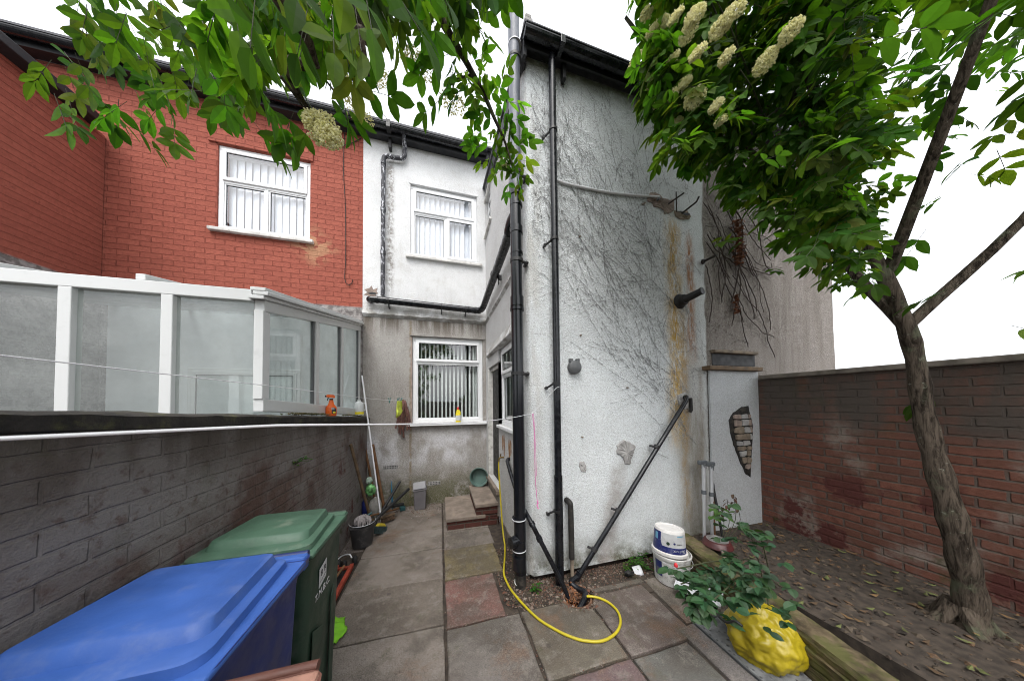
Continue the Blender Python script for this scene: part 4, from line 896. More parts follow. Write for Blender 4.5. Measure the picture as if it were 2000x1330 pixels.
q=MB(); q.tube(smooth_path([(-1.22,YB-.03,5.98),(-1.38,YB-.035,5.84),(-1.56,YB-.035,5.77),(-1.75,YB-.035,5.88),(-1.84,YB-.03,6.0)],6),.006,6); q.build('slack_cable','iron',bh,smooth=True)
q=MB(); q.tube(smooth_path([(-1.46,YB-.03,6.0),(-1.47,YB-.03,5.4),(-1.44,YB-.03,4.8),(-1.43,YB-.035,4.0),(-1.44,YB-.035,3.66),(-1.39,YB-.035,3.56),(-1.34,YB-.035,3.60),(-1.335,YB-.035,3.66)],6),.005,6); q.build('hanging_cable','iron',bh,smooth=True)
# mirrored outrigger of the brick house, beyond the conservatory
MB().box(-7.5,-4.2,2.4,YB-.03,-.05,5.2).build('back_wing','redbrick',bh)
MB().box(-7.5,-4.05,2.2,YB-.17,5.202,5.3).build('wing_eaves','soffit',bh,bevel=.01)
# conservatory
cs=thing('conservatory','white framed lean-to conservatory with grey cloudy glass behind the yard wall','conservatory',(-2.5,3.4,0))
XC=-1.24; Y0,Y1=2.25,YB-.03
zt=lambda y: 2.53+(y-2.53)*.205; zb=lambda y: 1.66-(y-2.54)*.055
fr=MB()
def bar(mb,p,q_,w_,d):   # bar in the X=XC plane, w_ in plane, d deep
    p,q_=V(p),V(q_); t_=(q_-p).normalized(); n_=V((1,0,0)); s_=t_.cross(n_)
    c=[p-s_*w_/2,p+s_*w_/2,q_+s_*w_/2,q_-s_*w_/2]; mb.prism([x+n_*d/2 for x in c],(-d,0,0))
cf=MB(); 
P_=lambda y,z,dx=0:(XC+dx,y,z)
cf.prism([P_(Y0,zb(Y0)-.03,.03),P_(Y1,zb(Y1)-.03,.03),P_(Y1,zb(Y1)+.06,.03),P_(Y0,zb(Y0)+.06,.03)],(-.06,0,0))
cf.prism([P_(Y0,zt(Y0)-.11,.03),P_(Y1,zt(Y1)-.11,.03),P_(Y1,zt(Y1)-.03,.03),P_(Y0,zt(Y0)-.03,.03)],(-.06,0,0))
posts=(Y0+.03,3.10,3.81,Y1-.03)
for y,wd in zip(posts,(.08,.08,.07,.06)): cf.prism([P_(y-wd/2,zb(y)+.06,.028),P_(y+wd/2,zb(y)+.06,.028),P_(y+wd/2,zt(y)-.112,.028),P_(y-wd/2,zt(y)-.112,.028)],(-.056,0,0))
fr=cf.build('frame','oldupvc',cs,bevel=.004)
cap=MB()
for k,(dz,dx) in enumerate(((0,.05),(.028,.075),(.056,.06))):
    cap.prism([P_(Y0-.05,zt(Y0-.05)-.028+dz,dx),P_(Y1,zt(Y1)-.028+dz,dx),P_(Y1,zt(Y1)-.002+dz,dx),P_(Y0-.05,zt(Y0-.05)-.002+dz,dx)],(-.09,0,0))
cap.build('roof_capping','oldupvc',cs,bevel=.004)
for ya_,yb_ in zip(posts,posts[1:]):
    q=MB(); q.poly([P_(ya_,zb(ya_)+.05),P_(yb_,zb(yb_)+.05),P_(yb_,zt(yb_)-.1),P_(ya_,zt(ya_)-.1)]); q.build('pane','dirtyglass',cs)
    q=MB(); q.prism([P_(yb_-.075,zb(yb_)+.062,.015),P_(yb_-.045,zb(yb_)+.062,.015),P_(yb_-.045,zt(yb_)-.113,.015),P_(yb_-.075,zt(yb_)-.113,.015)],(-.02,0,0)); q.build('glazing_bead','greyplastic',cs)
q=MB(); q.poly([(XC,Y0,zt(Y0)+.03),(-4.1,Y0,zt(Y0)+.03),(-4.1,Y1,zt(Y1)+.03),(XC,Y1,zt(Y1)+.03)]); q.build('roof_sheet','polycarb',cs)
q=MB()
for x in (-1.9,-2.6,-3.3,-4.05): q.prism([(x,Y0,zt(Y0)+.04),(x+.05,Y0,zt(Y0)+.04),(x+.05,Y0,zt(Y0)+.08),(x,Y0,zt(Y0)+.08)],(0,Y1-Y0,zt(Y1)-zt(Y0)))
for x in (-1.75,-2.22,-2.69,-3.16,-3.63,-4.1): q.box(x,x+.06,Y0-.03,Y0+.03,.6,zt(Y0)-.05)
q.box(-4.1,XC-.031,Y0-.03,Y0+.03,zt(Y0)-.05,zt(Y0)+.03); q.box(-4.1,XC-.031,Y0-.032,Y0+.032,.5,.599); q.build('front_frame','oldupvc',cs,bevel=.004)
MB().box(-4.1,XC-.03,Y0-.05,Y0+.05,-.05,.499).build('dwarf_wall','redbrick',cs)
q=MB(); q.poly([(XC-.03,Y0,.6),(-4.1,Y0,.6),(-4.1,Y0,zt(Y0)-.05),(XC-.03,Y0,zt(Y0)-.05)]); q.build('front_pane','dirtyglass',cs)
MB().box(-4.1,-1.26,YB-.06,YB-.045,-.05,3.0).build('inner_render','blindlt',cs)
MB().box(-4.1,-1.26,2.3,YB-.06,-.04,.02).build('conservatory_floor','concrete',cs)
Tw=basis((-3.3,YB-.064,.1),(1,0,0),(0,-1,0),(0,0,1)); window(cs,Tw,1.3,2.1,[(.06,1.24,1.3,2.04,True),(.06,1.24,.06,1.25,False)])
# yard wall
yw=thing('yard_wall','weathered purple grey brick yard wall with a black mossy coping, under the conservatory','wall',(-1.2,2,0))
q=MB(); cop=lambda y:1.60-(y-2.54)*.058
N=30
for i in range(N):
    ya_,yb_=-4+8.6*i/N,-4+8.6*(i+1)/N; 
    q.poly([(XL,ya_,-.05),(XL,yb_,-.05),(XL,yb_,min(1.95,cop(yb_))-.06),(XL,ya_,min(1.95,cop(ya_))-.06)])
q.poly([(XL,-4,-.05),(-1.34,-4,-.05),(-1.34,-4,1.9),(XL,-4,1.9)]); q.poly([(-1.34,-4,-.05),(-1.34,4.6,-.05),(-1.34,4.6,cop(4.6)-.06),(-1.34,-4,cop(-4)-.06)])
q.build('brickwork','yardbrick',yw)
q=MB(); rc=random.Random(2); N=70
rows=[]
for i in range(N+1):
    y=-4+8.6*i/N; z=cop(y); j=lambda a:rc.uniform(-a,a)
    rows.append([q.av(p) for p in ((XL+.005,y,z-.062+j(.004)),(XL+.035+j(.006),y,z-.058+j(.006)),(XL+.04+j(.006),y,z-.012+j(.004)),(XL+.02+j(.006),y,z+j(.005)),(-1.2,y,z+.006+j(.006)),(-1.36,y,z+j(.004)),(-1.36,y,z-.06))])
for A_,B_ in zip(rows,rows[1:]):
    for k in range(6): q.fa((A_[k],A_[k+1],B_[k+1],B_[k]))
q.build('coping','copingm',yw,smooth=True)
# moss and litter on the coping
q=MB(); rc=random.Random(6)
for i in range(500):
    y=rc.gauss(2.85,.17) if rc.random()<.75 else rc.uniform(3.7,4.3); x=rc.uniform(-1.21,XL+.01); s_=rc.uniform(.005,.014); q.col=rc.choice([(.10,.10,.03),(.16,.12,.05),(.06,.07,.02),(.2,.17,.1)]); stone(q,(x,y,cop(y)+.012+rc.random()*.012),s_,rc)
q.build('moss','gravel',yw,kind='stuff')
# ================================================================== STEPS
st=thing('door_steps','two concrete slab steps on red brick leading up to the black door','steps',(.45,4,0))
MB().box(.085,XS-.015,3.60,4.4,-.03,.105).build('lower_riser','stepbrick',st,bevel=.003)
MB().box(.07,.60,3.575,4.42,.107,.152).build('lower_tread','tread',st,bevel=.006)
MB().box(.475,XS-.014,3.585,4.4,.155,.258).build('upper_riser','stepbrick',st,bevel=.003)
MB().box(.602,XS-.013,3.597,4.4,.107,.153).build('riser_course','stepbrick',st,bevel=.003)
MB().box(.46,XS-.012,3.56,4.42,.26,.305).build('upper_tread','tread',st,bevel=.006)
q=MB(); rc=random.Random(9)
for i in range(26): q.col=(.2,.15,.12); stone(q,(rc.uniform(.05,.45),rc.uniform(4.45,4.6),.02+.05*rc.random()),rc.uniform(.02,.045),rc)
q.build('loose_rubble','gravel',st)
# drain
dr_=thing('drain','round clay drain opening full of wet brown leaves under the waste pipes','drain',(1.16,2.06,-.02))
q=MB(); 
prof=[(.135,-.012),(.128,.002),(.115,-.004),(.112,-.16)]
q.lathe(prof,(1.14,2.055,0),None,36,1,.8,cap=False); q.build('rim','rusty',dr_,smooth=True)
q=MB(); q.lathe([(0,-.10),(.112,-.10)],(1.14,2.055,0),None,24,1,.8,cap=False); q.build('sump','drainwet',dr_)
q=MB(); rc=random.Random(12)
for i in range(260):
    a=rc.uniform(0,6.28); r=rc.uniform(.02,.14); x=1.13+r*math.cos(a); y=2.13+r*.55*math.sin(a); q.col=rc.choice([(.28,.10,.035),(.18,.07,.03),(.10,.05,.03),(.33,.16,.07)]); stone(q,(x,y,-.09+.09*(y-2.04)/.13+.01*rc.random()),rc.uniform(.006,.016),rc)
q.build('wet_leaves','gravel',dr_,kind='stuff')
# ================================================================== WHEELIE BINS
def wheelie(name,label,X0,X1,Ya,Yb,h,body,lid,group,marks=False):
    t=thing(name,label,'wheelie bin',((X0+X1)/2,(Ya+Yb)/2,0),group)
    w_=X1-X0; d_=Yb-Ya
    b=MB(); n=5; tp=lambda k:1-.13*(1-k)
    hb=h-.12; cx,cy=(X0+X1)/2,(Ya+Yb)/2; rings=[]
    def ring(k,z,ins=0.):
        sx,sy=(w_-.07)/2*tp(k)-ins,(d_-.07)/2*tp(k)-ins; c=.035; o=[]
        for (ax,ay,a0) in ((1,1,0),(-1,1,90),(-1,-1,180),(1,-1,270)):
            for a in (0,30,60,90): o.append(b.av((cx+ax*(sx-c)+c*math.cos(R(a0+a)),cy+ay*(sy-c)+c*math.sin(R(a0+a)),z)))
        return o
    rs=[ring(0,.03),ring(.3,.03+hb*.3),ring(.7,.03+hb*.7),ring(1,.03+hb*.97),ring(1,h-.075,-.006),ring(1,h-.055,-.03),ring(1,h-.025,-.034)]
    for A_,B_ in zip(rs,rs[1:]):
        for k in range(16): b.fa((A_[k],A_[(k+1)%16],B_[(k+1)%16],B_[k]))
    b.fa(rs[0][::-1]); b.fa(rs[-1]); bo=b.build('body',body,t,bevel=0,smooth=True)
    # moulded corner ribs and raised side panel
    for sx in (-1,1):
        q=MB(); x=cx+sx*((w_-.07)/2*.93+.001)
        q.prism([(x,cy-.02,.10),(x+sx*.012,cy-.05,.55),(x+sx*.012,cy-.16,.60),(x,cy-.17,.12)],(sx*.004,0,0)); q.build('side_rib',body,bo,bevel=.004); q=MB(); q.prism([(x,cy+.05,.10),(x+sx*.010,cy+.06,.62),(x+sx*.010,cy+.10,.66),(x,cy+.11,.12)],(sx*.006,0,0)); q.build('side_rib',body,bo,bevel=.004)
    # lid: flange, inner raised panel with front scoop and hinge collar
    l=MB(); z0=h-.045
    l.box(X0,X1,Ya,Yb-.06,z0,z0+.022); 
    lo=l.build('lid',lid,t,bevel=.009,bseg=3)
    l=MB(); e=.028
    pr_=[]
    def rr(x0,x1,y0,y1,z,c=.05,n_=5):
        o=[]
        for (ax,ay,a0) in ((x1-c,y1-c*.5,0),(x0+c,y1-c*.5,90),(x0+c,y0+c,180),(x1-c,y0+c,270)):
            cc=c if a0>=180 else c*.5
            for k in range(n_): a=R(a0+90*k/(n_-1)); o.append(l.av((ax+cc*math.cos(a),ay+cc*math.sin(a),z)))
        return o
    q_=[rr(X0+e,X1-e,Ya+.02,Yb-.075,z0+.0225,.05),rr(X0+e+.003,X1-e-.003,Ya+.024,Yb-.078,z0+.046,.05),rr(X0+e+.010,X1-e-.010,Ya+.030,Yb-.082,z0+.051,.05),rr(X0+e+.034,X1-e-.034,Ya+.085,Yb-.090,z0+.053,.04),rr(X0+e+.044,X1-e-.044,Ya+.105,Yb-.095,z0+.083,.04),rr(X0+e+.052,X1-e-.052,Ya+.115,Yb-.10,z0+.087,.04)]
    for A_,B_ in zip(q_,q_[1:]):
        for k in range(20): l.fa((A_[k],A_[(k+1)%20],B_[(k+1)%20],B_[k]))
    l.fa(q_[-1]); l.build('lid_panel',lid,lo,smooth=True)
    l=MB(); l.prism([(cx-.10,Ya-.012,z0+.004),(cx+.10,Ya-.012,z0+.004),(cx+.075,Ya-.012,z0+.018),(cx-.075,Ya-.012,z0+.018)],(0,.03,0)); l.build('lid_grip',lid,lo,bevel=.004)
    q=MB(); q.box(X0+.01,X1-.01,Yb-.057,Yb-.012,z0-.03,z0+.03); q.build('hinge_bar',lid,t,bevel=.01)
    q=MB(); q.tube([(X0+.03,Yb+.025,z0+.005),(X1-.03,Yb+.025,z0+.005)],.014,12); 
    for x in (X0+.06,cx,X1-.06): q.tube([(x,Yb-.03,z0-.02),(x,Yb+.025,z0+.005)],.012,8)
    q.build('handle',body,t,smooth=True)
    for x in (X0+.10,X1-.17):
        q=MB(); q.tube([(x,Yb-.03,.09),(x+.045,Yb-.03,.09)],.09,24); q.build('wheel','blackrub',t,bevel=.008)
    q=MB(); q.tube([(X0+.12,Yb-.03,.09),(X1-.14,Yb-.03,.09)],.012,8); q.build('axle','blackm',t)
    return t
gb=wheelie('green_wheelie_bin','dark green bin with scuffed pale green lid, farther of the bins along the yard wall',-1.085,-.558,1.40,1.90,1.035,'binbody','binlid','wheelie bins')
bb=wheelie('blue_wheelie_bin','blue bin with bright blue lid, between the green and the brown bin',-1.08,-.535,.80,1.345,1.075,'bluebody','bluelid','wheelie bins')
nb=wheelie('brown_wheelie_bin','faded brown bin nearest the camera at the bottom left corner',-.80,-.285,.28,.80,1.04,'brownbody','brownlid','wheelie bins')
# sticker and stencilled letters on the side of the green bin
def on_side(py,pz,px=None):
    return None
xf=lambda y,z:-.545-.035-.0   # side face
def side_x(z): return (-.8215)+((.527-.07)/2)*(1-.13*(1-min(1,(z-.03)/(.915*.97))))
c=onX(630,1118,side_x(.86)); Tt=basis((side_x(c.z)+.0025,c.y,c.z),V((0,1,.18)).normalized(),V((.09,-.18,1)).normalized(),V((1,0,-.09)).normalized())
Tt=Tt@Matrix.Scale(.85,4); q=MB(); q.T=Tt; q.prism([(-.052,-.062,0),(.052,-.062,0),(.052,.062,0),(-.052,.062,0)],(0,0,.0015)); sk=q.build('sticker','sticker',gb)
text_mesh('house_number','8 R',.055,Tt@Matrix.Translation((.004,.018,.0022)),'ink',sk); text_mesh('street_name','~~~~~~',.026,Tt@Matrix.Translation((0,-.028,.0022)),'ink',sk)
c2=onX(630,1149,side_x(.77)); Tt=basis((side_x(c2.z)+.0025,c2.y,c2.z),(0,1,0),V((.09,0,1)).normalized(),V((1,0,-.09)).normalized())
text_mesh('stencilled_letters','T.M.B.C.',.052,Tt,'whiteink',gb)
# ================================================================== MOP BUCKET AND TOOLS
bx,by=-.895,3.50
t=thing('mop_bucket','dark grey oval mop bucket with a wire handle, holding a string mop head','bucket',(bx,by,0))
Mz=Matrix.Rotation(R(18),3,'Z')@Matrix.Scale(.86,3)
q=MB(); q.lathe([(.105,0),(.112,.01),(.140,.265),(.150,.27),(.150,.285),(.136,.287),(.130,.26),(.104,.05),(0,.05)],(bx,by,0),Mz,36,1.08,.78); q.build('bucket_body','bucketgrey',t,smooth=True)
q=MB(); q.lathe([(.136,.255),(.136,.262),(.10,.26),(.085,.215),(.05,.20),(.0,.20)],(bx-.0,by,0),Mz,30,1.05,.76); q.build('wringer','bucketgrey',t,smooth=True)
q=MB(); q.tube([V((bx,by,.285))+Mz@V((.155*1.05*math.cos(a),.115*math.sin(a)-.01,.012+.028*math.sin(a*1))) for a in [PI*k/20+PI for k in range(21)]],.0035,8); q.build('wire_handle','alu',t,smooth=True)
t=thing('string_mop','string mop with a grey matted head, resting upside in the mop bucket','mop',(bx,by,.3))
q=MB(); rm=random.Random(3); c0=V((bx+.0,by+.0,.285))
for i in range(120):
    a=rm.uniform(0,2*PI); r=rm.uniform(.045,.10); z_=rm.uniform(.02,.05)
    pts=[c0+V((0,0,.065+rm.uniform(-.01,.01))),c0+V((r*.5*math.cos(a),r*.5*math.sin(a),.06+rm.uniform(-.008,.012))),c0+V((r*.95*math.cos(a+.2),r*.95*math.sin(a+.2),.03)),c0+V((r*math.cos(a+.25),r*math.sin(a+.25),-.015))]
    q.tube(smooth_path(pts,3),.0042,5,False)
q.build('mop_head','string',t,smooth=True)
q=MB(); q.tube([c0+V((.03,.01,.05)),c0+V((.09,.05,.075))],[.016,.012],10); q.build('mop_socket','tealplastic',t,smooth=True)
def pole(name,label,cat,p0,p1,r,mat,group=None,extra=None):
    t=thing(name,label,cat,tuple(p0),group); q=MB(); p0,p1=V(p0),V(p1); q.tube([p0,p0.lerp(p1,.5),p1],r,12); q.tube([p1,p1+(p1-p0).normalized()*.006],[r if not isinstance(r,list) else r[-1],(r if not isinstance(r,list) else r[-1])*.6],12); q.build('handle',mat,t,smooth=True)
    return t
p0=gnd(746,1024); p1=onY(707,734,4.42)
pole('white_rod','long thin white rod leaning across the wall corner, taller than the broom handles','rod',p0,p1,.011,'whiterod')
W3=onY
t=pole('garden_broom','old stained broom head down, its handle leaning left against the yard wall','broom',(-.93,4.02,.10),onX(685,868,-1.09),.019,'woodold')
q=MB(); q.box(-.98,-.86,3.95,4.05,.05,.095); q.build('broom_block','woodold',t,bevel=.01)
q=MB(); rm=random.Random(5)
for i in range(160): x=rm.uniform(-.975,-.865); y=rm.uniform(3.96,4.04); q.tube([(x,y,.052),(x+rm.gauss(0,.008),y+rm.gauss(0,.01),.0)],.0022,4,False)
q.build('bristles','bristle',t)
pole('wooden_pole','brown wooden handle leaning in the corner just left of the white rod','pole',gnd(733,1000)+V((0,.1,0)),onY(710,858,4.56),.017,'wood','wooden handles leaning in the corner')
pole('wooden_pole','thick reddish wooden handle leaning close behind the white rod','pole',gnd(751,998),onY(728,868,4.56),.022,'wood','wooden handles leaning in the corner')
# two black tubes leaning
a0=V((-.86,4.22,.05)); a1=W3(781,940,4.56)
pole('black_pole','black tube leaning up against the grey wall, farther left of the two','pole',a0,a1,.021,'blackm','black tubes leaning by the bucket')
b0=V((-.80,3.93,.16)); b1=W3(798,955,4.50)
t=pole('black_pole','black tube with a bent foot, lower right of the two leaning by the mop bucket','pole',b0,b1,.023,'blackm','black tubes leaning by the bucket')
q=MB(); q.tube(smooth_path([b0,b0+V((-.03,-.04,-.03)),b0+V((-.035,-.05,-.09)),b0+V((-.01,-.06,-.16))],4),.024,10); q.build('bent_foot','blackm',t,smooth=True)
# blue stick
t=thing('blue_handled_tool','thin blue plastic handle standing against the mossy wall','tool',(-.63,4.57,0)); q=MB(); q.tube([W3(767,1000,4.5),W3(765,960,4.55),W3(764,938,4.57)],[.011,.012,.004],10); q.build('handle','bluehandle',t,smooth=True)
# yard broom lying with teal head
h0=gnd(716,1009,.20); h1=gnd(778,993,.03); t=thing('deck_broom','wooden handled broom lying on its side, dark head with a teal end by the wall','broom',tuple(h1))
q=MB(); q.tube([h0,h1],.012,10); q.build('handle','wood',t,smooth=True)
q=MB(); c=gnd(770,992,.04); q.box(-.14,.14,-.025,.025,-.02,.02,M3=Matrix.Rotation(R(14),3,'Z'),C=c+V((.0,.02,.03))); q.build('broom_head','blackm',t,bevel=.006)
q=MB(); q.box(-.04,.04,-.03,.03,-.035,.03,M3=Matrix.Rotation(R(14),3,'Z'),C=gnd(786,993,.04)+V((0,.02,0))); q.build('head_end','tealplastic',t,bevel=.008)
# small hand broom with brown bristles
c=gnd(757,1012,.05); t=thing('hand_brush','brown bristled brush head lying beside the white rod','brush',(c.x,c.y,0))
Mb=Matrix.Rotation(R(35),3,'Z')@Matrix.Rotation(R(-20),3,'X')
q=MB(); q.box(-.10,.10,-.02,.02,0,.03,M3=Mb,C=c+V((0,0,.02))); q.build('brush_block','woodold',t,bevel=.005)
q=MB(); rm=random.Random(8)
for i in range(220): p=V((rm.uniform(-.095,.095),rm.uniform(-.018,.018),0)); q.tube([c+V((0,0,.02))+Mb@p,c+V((0,0,.02))+Mb@(p+V((rm.gauss(0,.01),rm.gauss(-.01,.012),-.055)))],.0022,4,False)
q.build('bristles','bristle',t)
c=gnd(742,1034,.05); t=thing('scrubbing_brush','broad brush with yellow plastic top and dark blue green bristles beside the mop bucket','brush',(c.x,c.y,0))
Mb=Matrix.Rotation(R(62),3,'Z')@Matrix.Rotation(R(25),3,'Y')
q=MB(); q.prism([c+Mb@V(p) for p in ((-.09,-.02,.04),(.09,-.02,.04),(.05,-.015,.075),(-.05,-.015,.075))],Mb@V((0,.04,0))); q.build('brush_top','yelplastic',t,bevel=.006)
q=MB()
for i in range(360): p=V((rm.uniform(-.10,.10),rm.uniform(-.03,.03),.04)); q.tube([c+Mb@p,c+Mb@(p+V((rm.gauss(0,.012),rm.gauss(0,.012),-.085)))],.0028,4,False)
q.build('bristles','bristlebg',t)
# bags and sack in the corner
def crumple(name,mat,C,rx,ry,rz,seed,parent,top=None,seg=26,amp=.28,ridge=0,nr=14):
    q=MB(); rings=[]; prof=[]
    for i in range(nr+1):
        th=PI*i/nr; rings.append([])
        for k in range(seg):
            a=2*PI*k/seg; d=V((math.sin(th)*math.cos(a),math.sin(th)*math.sin(a),math.cos(th)))
            n_=noise.noise(d*2.6+V((seed,0,0)))*amp+noise.noise(d*7+V((0,seed,0)))*amp*.45-(abs(noise.noise(V((d.x*3.2,d.y*3.2,d.z*1.3))+V((seed,3,0))))**.6*ridge if ridge else 0)-(abs(noise.noise(d*9+V((seed,0,5))))*ridge*.5 if ridge else 0)
            rings[-1].append(q.av(V(C)+V((d.x*rx,d.y*ry,d.z*rz))*(1+n_)))
    for A_,B_ in zip(rings,rings[1:]):
        for k in range(seg): q.fa((A_[k],A_[(k+1)%seg],B_[(k+1)%seg],B_[k]))
    return q.build(name,mat,parent,smooth='all')
c=W3(724,950,4.30); t=thing('tied_carrier_bag','crumpled white and green carrier bag tied at the top, stuffed between the handles','bag',tuple(c))
crumple('bag_body','baggreen',c-V((0,0,.05)),.065,.055,.085,3,t); crumple('bag_top','bagwhite',c+V((-.02,0,.09)),.045,.04,.05,7,t)
c=W3(733,985,4.22); t=thing('plastic_sack','grey and yellow plastic sack standing under the carrier bag','sack',(c.x,c.y,0)); crumple('sack_body','sack',(c.x,c.y,.15),.09,.08,.17,5,t,amp=.18)
c=W3(713,975,4.35); t=thing('dark_bottle','dark blue grey plastic bottle standing behind the broom handle','bottle',(c.x,c.y,0)); q=MB(); q.lathe([(.04,0),(.045,.02),(.045,.22),(.018,.27),(.016,.30),(.02,.305),(.02,.33),(0,.33)],(c.x,c.y,0),None,16); q.build('bottle_body','navy',t,smooth=True)
# small grey flap bin
c=gnd(821,994); c=V((-.31,4.46,0)); t=thing('small_waste_bin','small silver grey waste bin with tapered sides and tilted lid against the roughcast','bin',(c.x,c.y,0))
q=MB(); q.box(c.x-.095,c.x+.095,c.y-.08,c.y+.08,0,.30,taper=.86); q.build('bin_body','midgrey',t,bevel=.012)
Ml=Matrix.Rotation(R(-5),3,'Y')
q=MB(); q.box(-.105,.105,-.09,.09,0,.022,M3=Ml,C=(c.x,c.y,.30)); q.build('bin_rim','midgrey',t,bevel=.006)
q=MB(); q.prism([V((c.x-.10,c.y,.325))+Ml@V(p) for p in ((0,-.085,0),(0,.085,0),(0,.05,.085),(0,-.04,.085))],Ml@V((.19,0,0))); q.build('bin_lid','lightgrey',t,bevel=.008)
# round tub leaning on the upper step
c=onY(936,931,4.36); c.z=.305+.145; t=thing('plastic_tub','round grey green plastic basin leaning on its side on the top step','basin',(c.x,c.y,.305))
M3=frame_from(V((-.30,-1,.22)))
q=MB(); q.lathe([(.0,-.085),(.118,-.085),(.124,-.08),(.146,.035),(.154,.036),(.154,.044),(.142,.045),(.118,-.074),(0,-.076)],c,M3,44); q.build('tub_body','tub',t,smooth=True)
# frame of red tools lying along the edge
t=thing('folded_red_frame','folded red and black metal frame lying in the gap between wall and slabs','tool',(-.95,2.75,0))
q=MB(); 
P=lambda x,y,z:(x,y,z)
q.box(-.90,-.865,2.42,3.08,.0,.04); q.box(-1.03,-1.00,2.42,3.08,.01,.045); q.box(-1.0,-.90,3.03,3.06,.01,.035); q.box(-1.0,-.90,2.5,2.53,.01,.035); q.build('red_frame','rust',t,bevel=.003)
q=MB(); q.box(-.995,-.905,2.54,3.02,.0,.012); q.build('black_panel','blackrub',t)
q=MB(); q.tube([(-.98,2.5,.06),(-.93,3.0,.07)],.011,8); q.build('wooden_bar','wood',t,smooth=True)
q=MB(); q.tube(smooth_path([(-1.05,3.13,.06),(-1.0,3.16,.09),(-.93,3.15,.10),(-.90,3.13,.07)],4),.007,8); q.build('bent_rod','alu',t,smooth=True)
q=MB()
for (x,y,r) in ((-1.02,3.12,.03),(-.96,3.10,.025),(-.88,3.16,.025)): q.lathe([(0,0),(r,0),(r,.05),(r*.6,.07),(0,.07)],(x,y,0),None,12)
q.build('clamp','blackrub',t,smooth=True)
# lime green fabric
t=thing('green_cloth','lime green crumpled cap or cloth lying on the slabs beside the green bin','cloth',(-.72,2.2,0))
q=MB(); rows=[]; 
for i in range(17):
    row=[]
    for k in range(17):
        u,v_=i/16-.5,k/16-.5; r2=(u*u+v_*v_)
        x=-.80+u*.25*(1-.4*abs(v_)); y=2.225+v_*.32; z=.05*max(0,1-r2*4.6)+.028*noise.noise(V((u*7,v_*7,2)))+.02
        x+=.02*noise.noise(V((u*5,v_*5,7))); row.append(q.av((x,y,max(.004,z))))
    rows.append(row)
for i in range(16):
    for k in range(16):
        u,v_=(i+.5)/16-.5,(k+.5)/16-.5
        if (u/.5)**2+(v_/.5)**2<.98 and not((u-.14)**2/.02+(v_+.24)**2/.004<1): q.fa((rows[i][k],rows[i+1][k],rows[i+1][k+1],rows[i][k+1]))
o_=q.build('fabric','lime',t,smooth='all'); sm_=o_.modifiers.new('thickness','SOLIDIFY'); sm_.thickness=.004
# ================================================================== BOTTLES, LINES, RAGS
zc=cop(3.3)+.006; yy_=3.30; xx_=-1.16
t=thing('spray_bottle','orange trigger spray bottle with a black label standing on the yard wall coping','bottle',(xx_,yy_,zc))
Mo=Matrix.Rotation(R(30),3,'Z')
def bot(prof,C,sx,sy,mat,name,par,M3=Mo): q=MB(); q.lathe(prof,C,M3,24,sx,sy); return q.build(name,mat,par,smooth=True)
bot([(.05,0),(.055,.01),(.055,.085),(.05,.10),(.030,.125),(.022,.16),(.019,.175),(0,.175)],(xx_,yy_,zc),.95,.55,'orange','bottle_body',t)
q=MB(); q.tube([V((xx_,yy_,zc+.175)),V((xx_,yy_,zc+.19))],.017,14); q.build('trigger_collar','blackrub',t,smooth=True)
q=MB(); q.prism([V((xx_,yy_,zc))+Mo@V(p) for p in ((-.045,-.012,.205),(.030,-.012,.195),(.036,-.012,.215),(.02,-.012,.232),(-.035,-.012,.235),(-.045,-.012,.225))],Mo@V((0,.024,0))); q.build('trigger_head','orange',t,bevel=.004)
q=MB(); q.prism([V((xx_,yy_,zc))+Mo@V(p) for p in ((-.058,-.008,.206),(-.046,-.008,.206),(-.046,-.008,.225),(-.058,-.008,.225))],Mo@V((0,.016,0))); q.prism([V((xx_,yy_,zc))+Mo@V(p) for p in ((-.032,-.006,.203),(-.022,-.006,.203),(-.030,-.006,.172),(-.040,-.006,.168))],Mo@V((0,.012,0))); q.build('trigger','blackrub',t,bevel=.003)
lb=basis(V((xx_,yy_,zc+.058))+Mo@V((.016,-.0310,0)),Mo@V((1,-.12,0)).normalized(),(0,0,1),Mo@V((-.12,-1,0)).normalized())
q=MB(); q.T=lb; q.prism([(.024*math.cos(a),.036*math.sin(a),0) for a in [2*PI*k/20 for k in range(20)]],(0,0,.0012)); lo=q.build('label','ink',t)
q=MB(); q.T=lb@Matrix.Translation((.006,-.02,.0014)); q.prism([(.014*math.cos(a),.010*math.sin(a),0) for a in [2*PI*k/14 for k in range(14)]],(0,0,.0008)); q.build('label_spot','yellow',lo)
q=MB(); q.T=lb@Matrix.Translation((-.003,.016,.0014)); 
for k in range(3): q.box(-.016,.012,-.004+k*.009-.002,k*.009,0,.0008)
q.build('label_print','sticker',lo)
yw_=4.36; zc=cop(yw_)+.02; xx_=-1.17
t=thing('white_bottle','white plastic jerry bottle with a yellow label, at the house end of the coping','bottle',(xx_,yw_,zc))
bot([(.06,0),(.066,.012),(.066,.15),(.055,.19),(.025,.21),(.022,.235),(0,.235)],(xx_,yw_,zc),1.0,.7,'bottlewhite','bottle_body',t)
q=MB(); q.tube(smooth_path([V((xx_,yw_,zc))+Mo@V(p) for p in ((.045,-.01,.185),(.085,-.01,.17),(.090,-.01,.10),(.06,-.01,.07))],4),.010,10); q.build('bottle_grip','bottlewhite',t,smooth=True)
q=MB(); q.lathe([(.0672,.02),(.0672,.055)],(xx_,yw_,zc),Mo,24,1,.7); q.build('label','yellow',t,smooth=True)
zs=1.348; c=onY(895,815,4.57); xx_=c.x; yy_=4.575
t=thing('bleach_bottle','yellow cleaner bottle with red cap and white label on the lower window sill','bottle',(xx_,yy_,zs))
